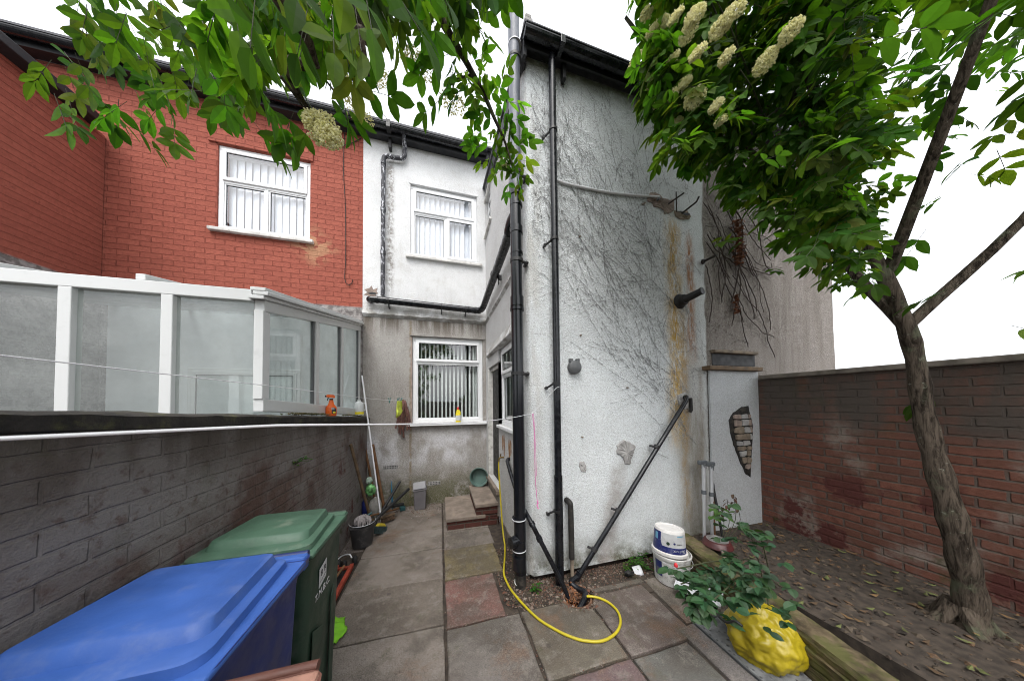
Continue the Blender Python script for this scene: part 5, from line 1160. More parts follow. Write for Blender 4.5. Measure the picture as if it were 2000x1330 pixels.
q=MB(); q.lathe([(.040,0),(.043,.01),(.043,.14),(.040,.155)],(xx_,yy_,zs),None,24,1,.55); q.prism([(xx_-.040,yy_-.018,zs+.15),(xx_+.040,yy_-.018,zs+.15),(xx_+.038,yy_-.014,zs+.19),(xx_+.012,yy_-.012,zs+.228),(xx_-.012,yy_-.012,zs+.232),(xx_-.03,yy_-.014,zs+.195)],(0,.034,0)); q.build('bottle_body','yellow',t,smooth=True,bevel=.003)
q=MB(); q.lathe([(.0442,.04),(.0442,.128)],(xx_,yy_,zs),None,24,1,.56); q.build('label','bottlewhite',t,smooth=True)
q=MB(); q.tube([(xx_+.0,yy_,zs+.228),(xx_-.012,yy_,zs+.262)],[.018,.013],14); q.tube([(xx_-.008,yy_,zs+.256),(xx_+.012,yy_,zs+.268)],[.011,.007],10); q.build('cap','red',t,smooth=True)
# washing lines
LA=V((1.0,2.235,0)); LA=onY(1040,807,2.235); LB=onY(557,830,.62); 
d=(LB-LA); LC=LB+d*.30
q=MB(); pts=[]
for k in range(41):
    f_=k/40*1.30; p=LA+d*f_; sag=-.0; 
    pts.append(p+V((0,0,-.030*math.sin(PI*min(1,f_)))))
q.tube(pts,[.0018+.0006*min(1,k/40*1.6) for k in range(41)],8); o_=q.build('washing_line','line',smooth=True)
tag(o_,'thick white washing line stretched across the yard to the knot near the corner pipe','washing line')
k0=onY(1087,757,YE-.14)
q=MB(); q.tube([LA,k0,k0+V((.03,0,.01))],.0022,6); q.lathe([(0,-.008),(.008,0),(0,.008)],tuple(LA),None,8); tag(q.build('line_tie','line',smooth=True),'short thin white cord from the knot up to the downpipe bracket','cord')
pts=[LA,onY(1043,850,2.235),onY(1046,930,2.24),onY(1050,985,2.25)]
q=MB(); q.tube(smooth_path([p+V((.004*math.sin(i*2),0,0)) for i,p in enumerate(pts)],8),.0032,6); q.tube(smooth_path([p+V((.010,0,0)) for p in pts[:3]],8),.002,6)
t=thing('pink_string','thin pink string with bead ends hanging down from the washing line knot','string',tuple(LA)); q.build('string','pink',t,smooth=True)
for k in range(5): q=MB(); q.lathe([(0,-.009),(.009,0),(0,.009)],tuple(pts[-1]+V((.006*math.sin(k*2),0,.03-.016*k))),None,10); q.build('bead','pink',t,smooth=True)
hk=onY(786,783,YB-.03); w0=onX(557,757,-.78)
w2=w0+(w0-hk)*.5
q=MB(); q.tube([hk,hk.lerp(w0,.5)+V((0,0,-.015)),w0,w2],.0018,6); o_=q.build('thin_washing_line','line',smooth=True); tag(o_,'thin white line passing the conservatory to a hook on the grey wall','washing line')
hk2=MB(); hk2.tube(smooth_path([(hk.x,YB+.0,hk.z),(hk.x,YB-.03,hk.z),(hk.x,YB-.04,hk.z+.02),(hk.x,YB-.03,hk.z+.04)],3),.004,6); hk2.build('line_hook','line',house,smooth=True)
# rags on the hook
t=thing('mop_rag','ragged brown and purple string mop head hanging from a hook on the grey wall','rag',tuple(hk)); q=MB(); rm=random.Random(14)
for i in range(46):
    x=hk.x+rm.gauss(0,.02); L_=rm.uniform(.25,.60); dx=rm.gauss(0,.045); y=YB-.035-rm.random()*.05
    pts=[V((x,YB-.03,hk.z)),V((x+dx*.5,y,hk.z-.06)),V((x+dx+.01*rm.random(),y,hk.z-L_*.55)),V((x+dx*1.3+rm.gauss(0,.012),y+.01,hk.z-L_))]
    q.tube(smooth_path(pts,4),rm.uniform(.008,.015),6)
q.build('mop_strands','rag',t,smooth=True)
q=MB(); q.tube([V((hk.x,YB-.03,hk.z-.02)),V((hk.x+.01,YB-.04,hk.z+.02))],[.016,.012],8); q.build('mop_stub','wood',t)
def sheet(name,mat,pts,parent,th=.003):
    q=MB(); n_=len(pts); m_=len(pts[0]); I=[[q.av(p) for p in r] for r in pts]
    for i in range(n_-1):
        for k in range(m_-1): q.fa((I[i][k],I[i][k+1],I[i+1][k+1],I[i+1][k]))
    o=q.build(name,mat,parent,smooth='all'); s_=o.modifiers.new('thickness','SOLIDIFY'); s_.thickness=th; return o
pc=hk.lerp(w0,.06)
t=thing('yellow_cloth','small lime yellow cloth pegged on the thin line beside the brown rag','cloth',tuple(pc))
dirl=(w0-hk).normalized(); pts=[]
for i in range(9):
    r_=[]
    for k in range(9): u,v_=k/8-.5,i/8; p=pc+dirl*(u*.15*(1+v_*1.1))+V((.03*math.sin(u*9+v_*3)*v_-.03*u,.02*math.sin(u*14)*v_-.03,-.23*v_*(1-.35*abs(u)+.25*math.sin(u*7)))); r_.append(p)
    pts.append(r_)
sheet('cloth_body','cloth',pts,t)
def peg(p,label,ang=0):
    t=thing('clothes_peg',label,'peg',tuple(p),'pegs on the thin line'); 
    for s_ in (-1,1):
        q=MB(); q.box(-.004,.004,-.005,.005,-.035,.035,M3=Matrix.Rotation(R(9*s_+ang),3,'Y'),C=p+V((.006*s_,0,.008))); q.build('peg_leg','peg',t,bevel=.0015)
peg(pc+V((-.03,0,.01)),'dark green peg, outer of the two holding the yellow cloth',25); peg(pc+V((.02,0,.01)),'dark green peg, the one nearer the brown rag on the yellow cloth',25); peg(hk.lerp(w0,.28)+V((0,0,-.02)),'larger teal peg hanging empty on the thin line in front of the white bottle')
# tap and hose
t=thing('garden_tap','small tarnished brass tap on the side wall under the kitchen window','tap',(XS,3.30,.98))
q=MB(); q.tube(smooth_path([(XS,3.30,.98),(XS-.045,3.30,.98),(XS-.065,3.30,.965),(XS-.067,3.30,.93)],3),.011,10); q.tube([(XS-.045,3.30,.98),(XS-.045,3.30,1.02)],.008,8); q.build('tap_body','brass',t,smooth=True)
q=MB(); q.box(XS-.05,XS-.04,3.265,3.335,1.02,1.03); q.build('tap_handle','brass',t,bevel=.003)
hz=.012
hp=[(.733,3.30,.93),(.73,3.30,.85),(.735,3.24,.5),(.735,3.12,.14),(.725,2.98,hz+.01),(.665,2.75,hz),(.60,2.52,hz+.012)]+[(x,y,hz) for x,y in ((.60,2.40),(.615,2.28),(.66,2.12),(.73,1.94),(.82,1.81),(.90,1.725),(.98,1.67),(1.09,1.635),(1.20,1.65),(1.28,1.69),(1.34,1.75),(1.372,1.83),(1.36,1.92),(1.31,1.99),(1.24,2.03))]+[(1.22,2.045,.0)]
q=MB(); q.tube(smooth_path(hp,7),.0098,10); o_=q.build('garden_hose','hose',smooth=True); tag(o_,'yellow garden hose dropping from the brass tap and looping over the flags to the drain','hose')
# ================================================================== PAINT BUCKETS
bc=V((2.125,2.02,0))
t1=thing('paint_bucket','larger dirty white paint bucket with navy label strip, underneath the upturned one','bucket',tuple(bc),'stacked paint buckets')
q=MB(); q.lathe([(.135,0),(.142,.006),(.155,.235),(.166,.238),(.168,.262),(.158,.266),(.150,.24),(.148,.235),(0,.235)],bc,None,48); q.build('bucket_body','bucketwhite',t1,smooth=True)
def arcpatch(C,M3,r0,r1,z0,z1,a0,a1,n=14,mb=None,e=.0012):
    q=mb or MB(); P=[]
    for k in range(n+1):
        a=R(a0+(a1-a0)*k/n); P.append([q.av(V(C)+M3@V(((r+e)*math.cos(a),(r+e)*math.sin(a),z))) for r,z in ((r0,z0),(r1,z1))])
    for A_,B_ in zip(P,P[1:]): q.fa((A_[0],B_[0],B_[1],A_[1]))
    return q
I3=Matrix.Identity(3)
rr=lambda z:.142+(z-.006)/.229*.013
arcpatch(bc,I3,rr(.07),rr(.21),.07,.21,166,194).build('label','navy',t1,smooth='all')
arcpatch(bc,I3,rr(.085)+.001,rr(.145)+.001,.085,.145,171,189).build('label_panel','greyplastic',t1,smooth='all')
q=MB(); rm=random.Random(2)
for i in range(70):
    a=rm.uniform(200,330); z=rm.uniform(.03,.22); s_=rm.uniform(.3,1.5); arcpatch(bc,I3,rr(z),rr(z),z,z+rm.uniform(.002,.010),a,a+s_,2,q,.0008)
q.build('paint_splash','ink',t1)
q=MB(); q.tube([bc+V((.172*math.cos(a),.172*math.sin(a),.225-.10*math.sin((a-R(180))/2)*0-.035*math.sin(a-R(200)))) for a in [R(200+160*k/24) for k in range(25)]],.003,6); q.build('wire_handle','alu',t1,smooth=True)
tc=bc+V((-.02,.0,.262)); tiltM=Matrix.Rotation(R(4.5),3,'Y')@Matrix.Rotation(R(-3),3,'X')
t2=thing('paint_bucket','smaller upturned white paint bucket with a navy band, on top of the larger bucket','bucket',tuple(tc),'stacked paint buckets')
q=MB(); q.lathe([(.146,-.0),(.150,.004),(.150,.026),(.141,.028),(.136,.03),(.124,.212),(.120,.222),(.114,.220),(.112,.212),(0,.208)],tc,tiltM,48); q.build('bucket_body','bucketlid',t2,smooth=True)
r2=lambda z:.136-(z-.03)/.182*.012
arcpatch(tc,tiltM,r2(.032),r2(.085),.032,.085,133,302,40).build('navy_band','navy',t2,smooth='all')
arcpatch(tc,tiltM,r2(.085),r2(.20),.085,.20,133,189,14).build('navy_panel','navy',t2,smooth='all')
q=MB()
for k in range(12): a=189+10*k/12; arcpatch(tc,tiltM,r2(.085),r2(.20),.085,.20-.11*(k/12)**.5*.0,a,a+.9,1,q,.0012) if k<3 else arcpatch(tc,tiltM,r2(.085),r2(.085),.085,.085+.055*(1-(k-3)/9)**2,a,a+.9,1,q,.0012)
q.build('navy_curve','navy',t2)
arcpatch(tc,tiltM,r2(.087),r2(.20),.087,.198,192,300,30,e=.0008).build('pale_label','labelgrey',t2,smooth='all')
arcpatch(tc,tiltM,r2(.13),r2(.185),.125,.185,163,178,5,e=.0022).build('label_picture','labelblue',t2,smooth='all')
arcpatch(tc,tiltM,r2(.18),r2(.19),.182,.190,252,282,8,e=.0022).build('label_stripe','labelblue',t2,smooth='all')
q=MB(); 
def disc(mb,C,M3,ang,z,rad,e=.0025):
    r=r2(z)+e; a=R(ang); ctr=V(C)+M3@V((r*math.cos(a),r*math.sin(a),z)); n_=M3@V((math.cos(a),math.sin(a),.06)); F_=frame_from(n_)
    mb.lathe([(rad,0),(rad,.001),(0,.001)],ctr,F_,20)
disc(q,tc,tiltM,219,.115,.014); q.build('colour_dot','binbody',t2); q=MB(); disc(q,tc,tiltM,241,.122,.009); q.build('colour_dot','navy',t2)
def curved_text(body,size,ang,z,mat,flip,parent,name):
    n=len(body); r=r2(z)+.0022; st=math.degrees(size*.60/r)
    for k,ch in enumerate(body if not flip else body[::-1]):
        if ch==' ': continue
        a=R(ang+(k-(n-1)/2)*st); ctr=tc+tiltM@V((r*math.cos(a),r*math.sin(a),z)); nn=tiltM@V((math.cos(a),math.sin(a),.06)); up=tiltM@V((0,0,1)); tx=up.cross(nn).normalized()
        if flip: tx=-tx; up=-up
        text_mesh(name,ch,size,basis(ctr,tx,up,nn.normalized()),mat,parent)
curved_text('Dulux',.040,261,.058,'sticker',True,t2,'bucket_letter'); curved_text('TRADE',.018,262,.118,'greyplastic',True,t2,'bucket_letter')
# ================================================================== right corner: timber, crutches, pan, rose, bag
tb=thing('timber_sleeper','mossy rotten timber sleeper edging the planting bed at the right','timber',(2.5,1.9,0))
A0=V((2.44,2.30,0)); A1=V((2.26,1.50,0)); dv=(A1-A0).normalized(); nv=V((-dv.y,dv.x,0)); 
if nv.x<0: nv=-nv
q=MB(); Lg=1.6; N=34; rc=random.Random(4)
rows=[]
for i in range(N+1):
    s_=A0+dv*(Lg*i/N); j=lambda:rc.uniform(-.005,.005)
    prof=[(0+j(),0),(-.004+j(),.08),(.006+j(),.085+j()),(.0+j(),.095+j()),(-.003+j(),.17),(.005+j(),.178),(.002+j(),.22+j()),(.015,.245+j()),(.09,.255+j()),(.17,.25+j()),(.19,.235),(.19,0)]
    rows.append([q.av(s_+nv*p+V((0,0,z))) for p,z in prof])
for A_,B_ in zip(rows,rows[1:]):
    for k in range(len(prof)-1): q.fa((A_[k],B_[k],B_[k+1],A_[k+1]))
q.fa(rows[0]); q.fa(rows[-1][::-1]); q.build('timber_beam','timber',tb)
q=MB(); q.box(2.50,3.85,-.5,2.28,-.05,.20); q.build('planting_bed','soil',kind='structure')
q=MB(); rc=random.Random(44)
for i in range(1500): q.col=rc.choice([(.05,.035,.025),(.08,.06,.04),(.11,.085,.06),(.03,.025,.02),(.15,.09,.05)]); stone(q,(rc.uniform(2.5,3.84),rc.uniform(-.45,2.26),.203),rc.choice((.006,.01,.018,.03))*rc.uniform(.6,1.2),rc)
for i in range(160): q.col=rc.choice([(.20,.12,.05),(.14,.16,.05),(.10,.06,.03)]); x,y=rc.uniform(2.5,3.84),rc.uniform(-.45,2.26); a=rc.uniform(0,6.3); l=rc.uniform(.02,.04); q.poly([(x+l*math.cos(a),y+l*math.sin(a),.225),(x-l*.4*math.sin(a),y+l*.4*math.cos(a),.215),(x-l*math.cos(a),y-l*math.sin(a),.222),(x+l*.4*math.sin(a),y-l*.4*math.cos(a),.213)])
q.build('leaf_litter','gravel',kind='stuff')
def crutch(px,py0,pyb,lab):
    p1=onY(px,py0,2.20); p0=onY(px+2,pyb,2.14); t=thing('walking_crutch',lab,'crutch',(p0.x,p0.y,p0.z),'crutches leaning on the wall')
    q=MB(); q.tube([p0,p0.lerp(p1,.62)],.0155,14); q.build('lower_tube','alu',t,smooth=True); q=MB(); q.tube([p0.lerp(p1,.55),p1],.019,14); q.build('upper_tube','alu',t,smooth=True)
    q=MB(); q.tube([p0.lerp(p1,.61),p0.lerp(p1,.66)],.024,14); q.tube([p0.lerp(p1,.05),p0.lerp(p1,.09)],.020,12); q.tube([p0-V((0,0,.02)),p0+V((0,0,.015))],.020,12); q.build('clip','crutchgrey',t,smooth=True)
    q=MB(); q.box(-.075,.045,-.018,.018,-.012,.035,C=p1,M3=Matrix.Rotation(R(4),3,'Y')); q.build('hand_grip','crutchgrey',t,bevel=.012,bseg=3)
    q=MB(); q.box(-.018,.020,-.02,.02,-.06,.0,C=p1,M3=I3); q.build('grip_neck','crutchgrey',t,bevel=.006)
crutch(1374,905,1062,'aluminium crutch with a grey grip, left of the pair leaning in the right corner')
crutch(1389,908,1068,'aluminium crutch with a broad grey grip, right of the pair leaning in the right corner')
q0=onY(1412,1052,2.10); q1=onY(1388,925,2.26); t=pole('black_cane','slim black stick with a collar leaning behind the crutches','stick',q0,q1,.013,'blackm')
q=MB(); cc=q0.lerp(q1,.78); q.tube([cc,cc.lerp(q1,.3)],.018,10); q.build('collar','crutchgrey',t,smooth=True)
pole('brown_stick','reddish brown wooden stick standing between the crutches and the black stick','stick',onY(1396,1062,2.2),onY(1392,960,2.26),.014,'wood')
pc=V((2.66,1.98,.255)); t=thing('frying_pan','upturned maroon frying pan with a bare metal base and worn wooden handle on the timber','pan',tuple(pc))
q=MB(); q.lathe([(.125,0),(.128,.006),(.108,.05),(.098,.058),(.09,.059)],pc,None,40); q.build('pan_body','maroon',t,smooth=True)
q=MB(); q.lathe([(.0905,.0595),(.07,.0605),(.068,.058),(.04,.058),(.038,.0605),(0,.0605)],pc,None,40); q.build('pan_base','tin',t,smooth=True)
hd_=V((-.62,-.78,-.10)).normalized(); q=MB(); q.tube([pc+hd_*.12+V((0,0,.022)),pc+hd_*.155+V((0,0,.022))],.010,10); q.build('handle_ferrule','tin',t,smooth=True)
q=MB(); q.tube([pc+hd_*.155+V((0,0,.022)),pc+hd_*.22+V((0,0,.024)),pc+hd_*.285+V((0,0,.018))],[.014,.018,.016],12); q.build('handle','stone',t,smooth=True)
def leaflet(mb,base,dirv,up,L_,W_,fold=.25,curl=.15,col=None,oval=False):
    d_=V(dirv).normalized(); s_=d_.cross(V(up)); 
    if s_.length<1e-4: s_=d_.cross(V((1,.3,.2)))
    s_.normalize(); u=s_.cross(d_); mb.col=col
    ts=(0,.22,.5,.78,1.); ws=(.12,.8,1.,.66,0.) if not oval else (.2,.85,1.,.75,.0)
    mid=[mb.av(V(base)+d_*(L_*t_)-u*(curl*L_*t_*t_)) for t_ in ts]
    for sg in (1,-1):
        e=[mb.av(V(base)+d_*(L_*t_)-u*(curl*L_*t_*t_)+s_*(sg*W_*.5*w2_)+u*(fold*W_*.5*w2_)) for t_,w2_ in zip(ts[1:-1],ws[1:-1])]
        if col: mb.col=tuple(c_*(1.1 if sg>0 else .88) for c_ in col)  # fold shading put into the tint: one half lighter, the other darker
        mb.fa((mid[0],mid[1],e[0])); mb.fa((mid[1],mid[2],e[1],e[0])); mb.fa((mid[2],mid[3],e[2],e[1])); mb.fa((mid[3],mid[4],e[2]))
rs=thing('rose_plant','dark green rose bush with one small red bud, before the mossy timber','rose',(2.3,1.5,0))
q=MB(); st_=MB(); rm=random.Random(19)
cl=[]
for (px,py,D,n_,sp) in ((1348,1135,1.62,7,.04),(1362,1160,1.55,9,.05),(1400,1135,1.70,14,.07),(1428,1100,1.75,12,.07),(1432,1150,1.6,20,.09),(1395,1170,1.5,10,.06),(1440,1020,1.85,10,.08),(1475,1120,1.6,18,.09),(1485,1050,1.7,12,.08),(1500,1180,1.5,12,.09),(1330,1140,1.6,4,.03),(1322,1110,1.66,2,.02),(1355,1195,1.5,3,.02),(1362,1185,1.5,3,.02)):
    C_=dep(px,py,D); cl.append(C_); root=V((2.62,1.55,.15)) if py<1500 else C_
    st_.tube(smooth_path([root+V((rm.uniform(-.1,.1),rm.uniform(-.1,.1),0)),root.lerp(C_,.5)+V((0,0,.12)),C_],4),.004,6,False)
    for k in range(n_):
        p=C_+V((rm.gauss(0,sp),rm.gauss(0,sp),rm.gauss(0,sp*.7))); a=rm.uniform(0,2*PI)
        for j in range(3 if n_>5 else 2):
            aa=a+(j-1)*1.1; dv_=V((math.cos(aa),math.sin(aa),rm.uniform(-.4,.3))); L_=rm.uniform(.045,.068)
            leaflet(q,p,dv_,V((rm.gauss(0,.35),rm.gauss(0,.35),1)),L_,L_*.74,.22,.25,(rm.uniform(.018,.035),rm.uniform(.055,.085),rm.uniform(.022,.034)),True)
# young reddish shoots at the wall
for (px,py) in ((1420,975),(1432,965),(1440,985),(1410,990)):
    C_=onY(px,py,2.0); st_.tube(smooth_path([V((2.72,2.0,.2)),V((C_.x+.02,2.0,(C_.z+.2)/2)),C_],4),.003,5,False)
    for j in range(5):
        a=rm.uniform(0,2*PI); leaflet(q,C_+V((0,0,-.02*j)),V((math.cos(a),math.sin(a),-.5)),V((0,0,1)),.05,.028,.3,.4,(.085,.03,.022))
for k in range(26):
    C_=onY(1412+rm.gauss(0,12),1003+rm.gauss(0,7),2.0+rm.gauss(0,.04)); a=rm.uniform(0,6.28); leaflet(q,C_,V((math.cos(a),math.sin(a),-.1)),V((0,0,1)),.06,.045,.2,.3,(.06,.13,.025),True)
q.build('foliage','roseleaf',rs); st_.build('stem','twig',rs,smooth=True)
bud=dep(1320,1104,1.66); q=MB(); q.lathe([(0,-.014),(.010,-.008),(.012,.002),(.007,.014),(0,.02)],bud,None,12); q.build('rosebud','rosered',rs,smooth=True)
c=V((2.06,1.70,0)); t=thing('plastic_tray','white plastic tray on its edge half hidden under the rose leaves','tray',tuple(c))
Mt=Matrix.Rotation(R(-62),3,'Z')@Matrix.Rotation(R(18),3,'X')
q=MB(); q.box(-.15,.15,-.06,.06,0,.008,M3=Mt,C=c+V((.02,.02,.10))); q.build('tray_base','traywhite',t,bevel=.003)
q=MB(); 
for a0_,a1_,b0_,b1_ in ((-.16,.16,-.07,-.058),(-.16,.16,.058,.07),(-.16,-.148,-.058,.058),(.148,.16,-.058,.058)): q.box(a0_,a1_,b0_,b1_,-.002,.025,M3=Mt,C=c+V((.02,.02,.10)))
q.build('tray_rim','traywhite',t,bevel=.003)
q=MB(); q.box(-.13,.13,-.05,.05,-.07,-.004,M3=Mt,C=c+V((.02,.02,.10))); q.build('tray_support','blackrub',t,bevel=.006)
t=thing('yellow_rubbish_bag','bulging yellow plastic sack with dark creases and black print at the right edge','bag',(2.2,1.28,0))
crumple('bag_body','bagyellow',(2.09,1.27,.12),.21,.20,.19,9,t,seg=110,amp=.13,ridge=.065,nr=60)
q=MB(); q.tube(smooth_path([dep(1405,1205,1.42),dep(1420,1215,1.36),dep(1435,1212,1.33),dep(1450,1222,1.3)],4),.006,6); q.build('bag_tie','blackrub',t,smooth=True)
c=dep(1440,1218,1.30); tx=(_r3+V((0,0,-.5))).normalized(); 
# scrap by the wall
c=gnd(1246,1114,.02); t=thing('paper_scrap','torn white lined paper scrap lying on the rubble by the wall foot','paper',(c.x,c.y,0))
Mp=Matrix.Rotation(R(50),3,'X')@Matrix.Rotation(R(-20),3,'Y'); pts=[[c+Mp@V((u*.085,v_*.085,.006*math.sin(u*7)+.004*math.cos(v_*6))) for u in (-.5,-.25,0,.25,.5)] for v_ in (-.5,-.25,0,.25,.5)]
sheet('paper_sheet','paper',pts,t,.001)
c=gnd(1228,1122,.02); t=thing('plastic_scrap','crumpled black plastic scrap beside the torn white paper','litter',(c.x,c.y,0)); crumple('scrap_body','blackrub',c+V((0,0,.015)),.045,.03,.022,4,t,amp=.5)
c=gnd(940+70,1140,.02); t=thing('plastic_bracket','small white plastic hook lying on the gravel at the foot of the stack','litter',(c.x,c.y,0)); q=MB(); q.tube(smooth_path([c+V((-.01,.03,.03)),c+V((-.02,0,.01)),c+V((.0,-.03,.0)),c+V((.02,-.02,.01)),c+V((.01,.02,.02))],4),.004,6); q.build('hook_body','bottlewhite',t,smooth=True)
# weeds
def weed(name,label,C,n_,sp,hh,L_,seed,group='weeds at the wall foot',col=(.05,.13,.02)):
    t=thing(name,label,'weed',tuple(C),group); rm=random.Random(seed); q=MB(); s_=MB()
    for i in range(n_):
        a=rm.uniform(0,6.28); e=V(C)+V((rm.gauss(0,sp),rm.gauss(0,sp*.5),rm.uniform(.2,1)*hh)); s_.tube([V(C),V(C).lerp(e,.5)+V((0,0,.01)),e],.0015,4,False)
        for j in range(4): b=a+j*1.7; leaflet(q,e+V((0,0,-.008*j)),V((math.cos(b),math.sin(b),.2)),V((0,0,1)),L_*rm.uniform(.6,1.2),L_*.5,.2,.3,tuple(x*rm.uniform(.6,1.4) for x in col))
    q.build('leaves','weed',t); s_.build('stem','twig',t)
weed('weed','leafy green weed clump between the end wall and the paint buckets',(1.92,2.24,0),34,.07,.13,.035,1)
weed('weed','small bright weed at the foot of the black soil stack',(.82,2.22,0),9,.03,.09,.03,2)
weed('weed','ragged weed growing out of the yard wall face, upper left',(-1.10,2.45,1.22),16,.05,.06,.035,3)
weed('weed','small weed on the yard wall face, lower left',(-1.10,2.42,.72),12,.04,.06,.03,4)
# ================================================================== ELDER TREES
GREENS=[(.085,.135,.02),(.038,.085,.010),(.050,.110,.012),(.030,.072,.010),(.070,.135,.016),(.026,.062,.010)]
def compound(mb,tw,base,dirv,size,rm,npair=None,tint=1.,hang=.55):
    d_=V(dirv).normalized(); d_=(d_+V((0,0,-hang))).normalized() if hang else d_
    npair=npair or rm.choice((2,2,3)); side=d_.cross(V((0,0,1))); 
    if side.length<.1: side=d_.cross(V((rm.uniform(-1,1),1,0)))
    side.normalize(); side=Matrix.Rotation(rm.uniform(-.7,.7),3,d_)@side; up=side.cross(d_)
    base=V(base); Lr=size*1.25; end=base+d_*Lr-V((0,0,.12*Lr)); tw.tube([base,base.lerp(end,.5)+V((0,0,.02*size)),end],max(.0008,size*.012),4,False)
    col=tuple(c_*tint*rm.uniform(.8,1.25) for c_ in rm.choice(GREENS))
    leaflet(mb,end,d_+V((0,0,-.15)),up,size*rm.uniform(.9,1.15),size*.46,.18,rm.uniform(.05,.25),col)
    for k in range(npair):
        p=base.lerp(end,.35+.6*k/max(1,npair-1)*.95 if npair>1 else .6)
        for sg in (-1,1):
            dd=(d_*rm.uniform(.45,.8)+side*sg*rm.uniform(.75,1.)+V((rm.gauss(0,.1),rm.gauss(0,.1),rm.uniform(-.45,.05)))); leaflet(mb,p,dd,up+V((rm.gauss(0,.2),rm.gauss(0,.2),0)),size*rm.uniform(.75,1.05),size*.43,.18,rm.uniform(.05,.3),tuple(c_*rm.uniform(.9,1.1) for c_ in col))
def umbel(parent,C,r,nrm,seed,dens=1.):
    rm=random.Random(seed); q=MB(); F_=frame_from(V(nrm)); C=V(C); s_=q
    for i in range(int(420*dens)):
        a=rm.uniform(0,6.28); rr_=r*math.sqrt(rm.random()); j=round(a/6.28*7)/7*6.28; p=C+F_@V((rr_*math.cos(a),rr_*math.sin(a)*.9,-.25*rr_*rr_/r+rm.gauss(0,.006)))
        z=rm.uniform(.0035,.0060)
        Q=Matrix.Rotation(rm.uniform(0,6),3,'Z')@Matrix.Rotation(rm.uniform(-1,1),3,'X')
        v_=[q.av(p+F_@(Q@V(x))) for x in ((-z,0,0),(0,-z,0),(z,0,0),(0,z,0),(0,0,z))]
        for a_,b_ in ((0,1),(1,2),(2,3),(3,0)): q.fa((v_[a_],v_[b_],v_[4]))
        q.fa(v_[:4][::-1])
    st=C-F_@V((0,0,r*.9))
    for k in range(9):
        a=k*.7; q.tube([st,st.lerp(C,.4)+F_@V((r*.3*math.cos(a),r*.3*math.sin(a),0)),C+F_@V((r*.75*math.cos(a),r*.75*math.sin(a),-.02))],.0011,4,False)
    q.build('blossom','blossom',parent)
# --- right elder: dense crown over the right of the yard
er=thing('elder_tree','dense leafy elder with cream flower heads filling the upper right','tree',(3.35,.9,.2))
tk=MB(); base=V((3.35,.9,.1)); fork=V((3.15,1.0,2.2))
tp_=smooth_path([base+V((0,0,-.1)),(3.36,.87,.35),(3.28,.90,.9),(3.25,.97,1.5),fork,(2.95,1.15,3.1),(2.6,1.3,4.1),(2.3,1.35,5.2)],7)
tk.tube(tp_,[(.075-.0012*i+.06*max(0,1-i/7)**2)*(1+.10*math.sin(i*1.9)) for i in range(len(tp_))],16)
for a in (0,1.4,2.5,3.9,5.1): tk.tube(smooth_path([base+V((.03*math.cos(a),.03*math.sin(a),.22)),base+V((.11*math.cos(a),.11*math.sin(a),.10)),base+V((.24*math.cos(a),.24*math.sin(a),.06))],4),[.05-.0035*k for k in range(9)],8)
limbs=[[fork,(3.4,1.4,3.0),(3.3,1.6,4.2),(3.0,1.6,5.4)],[(3.05,1.1,2.9),(2.65,1.45,3.6),(2.25,1.6,4.1),(1.95,1.65,4.5)],[(2.75,1.25,3.8),(2.2,1.6,4.3),(1.75,1.7,4.6),(1.45,1.7,4.8)],[fork,(3.6,.6,3.0),(3.9,.2,4.2)],[(2.9,1.15,3.2),(2.4,1.2,4.6),(2.0,1.2,5.6)],[(3.1,1.05,2.6),(2.7,.6,3.6),(2.4,.2,4.6)]]
for l in limbs: p=smooth_path(l,5); tk.tube(p,[.035-.026*i/len(p) for i in range(len(p))],8)
tk.build('trunk','bark',er,smooth=True)
lv=MB(); tw=MB(); rm=random.Random(77)
def edge_ok(px,py):   # left outline of the crown as the photograph shows it
    pts=((-400,1120),(0,1250),(60,1240),(80,1215),(130,1222),(190,1250),(240,1262),(290,1268),(300,1285),(322,1330),(345,1365),(365,1400))
    for (y0,x0),(y1,x1) in zip([(a,b) for a,b in pts],[(a,b) for a,b in pts][1:]):
        if y0<=py<y1: return px>x0+(x1-x0)*(py-y0)/(y1-y0)+42+rm.gauss(0,9)
    return False
def toimg(p):
    q_=V(p)-CAM; dz=q_.dot(_d); return (1000+F*q_.dot(_r3)/dz,PY-F*q_.dot(_u3)/dz) if dz>.05 else None
cnt=0
while cnt<3300:
    px=rm.uniform(1200,1700); py=rm.uniform(-350,365) if px<1460 else rm.uniform(-350,560)
    lim=365 if px<1460 else 365+(px-1460)*.9
    if py>lim: continue
    if px<1460 and not edge_ok(px,py): continue
    D=rm.uniform(1.55,2.25) if px<1460 else rm.uniform(1.4,2.6)
    p=dep(px,py,D)
    if p.y>2.0 and p.z<5.6: p=dep(px,py,D*2.0/p.y)
    if p.x>5: continue
    # keep clumps: denser where the clump noise is high
    if noise.noise(p*1.9)<-.22: continue
    if px<1290 and rm.random()<.25: continue
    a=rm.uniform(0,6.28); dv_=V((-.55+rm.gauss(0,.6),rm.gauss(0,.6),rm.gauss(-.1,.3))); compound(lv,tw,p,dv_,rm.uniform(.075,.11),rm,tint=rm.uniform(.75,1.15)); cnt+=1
for i in range(60):
    p=dep(rm.uniform(1230,1600),rm.uniform(-200,330),rm.uniform(1.7,2.2)); 
    if p.y>2.0: p.y=1.98
    e=p+V((-.35+rm.gauss(0,.1),rm.gauss(0,.15),rm.gauss(.0,.15))); 
    tq=toimg(e)
    if tq and edge_ok(tq[0]-18,tq[1]): tw.tube([e,p.lerp(e,.5)+V((0,0,.04)),p],[.0025,.004,.006],5,False)
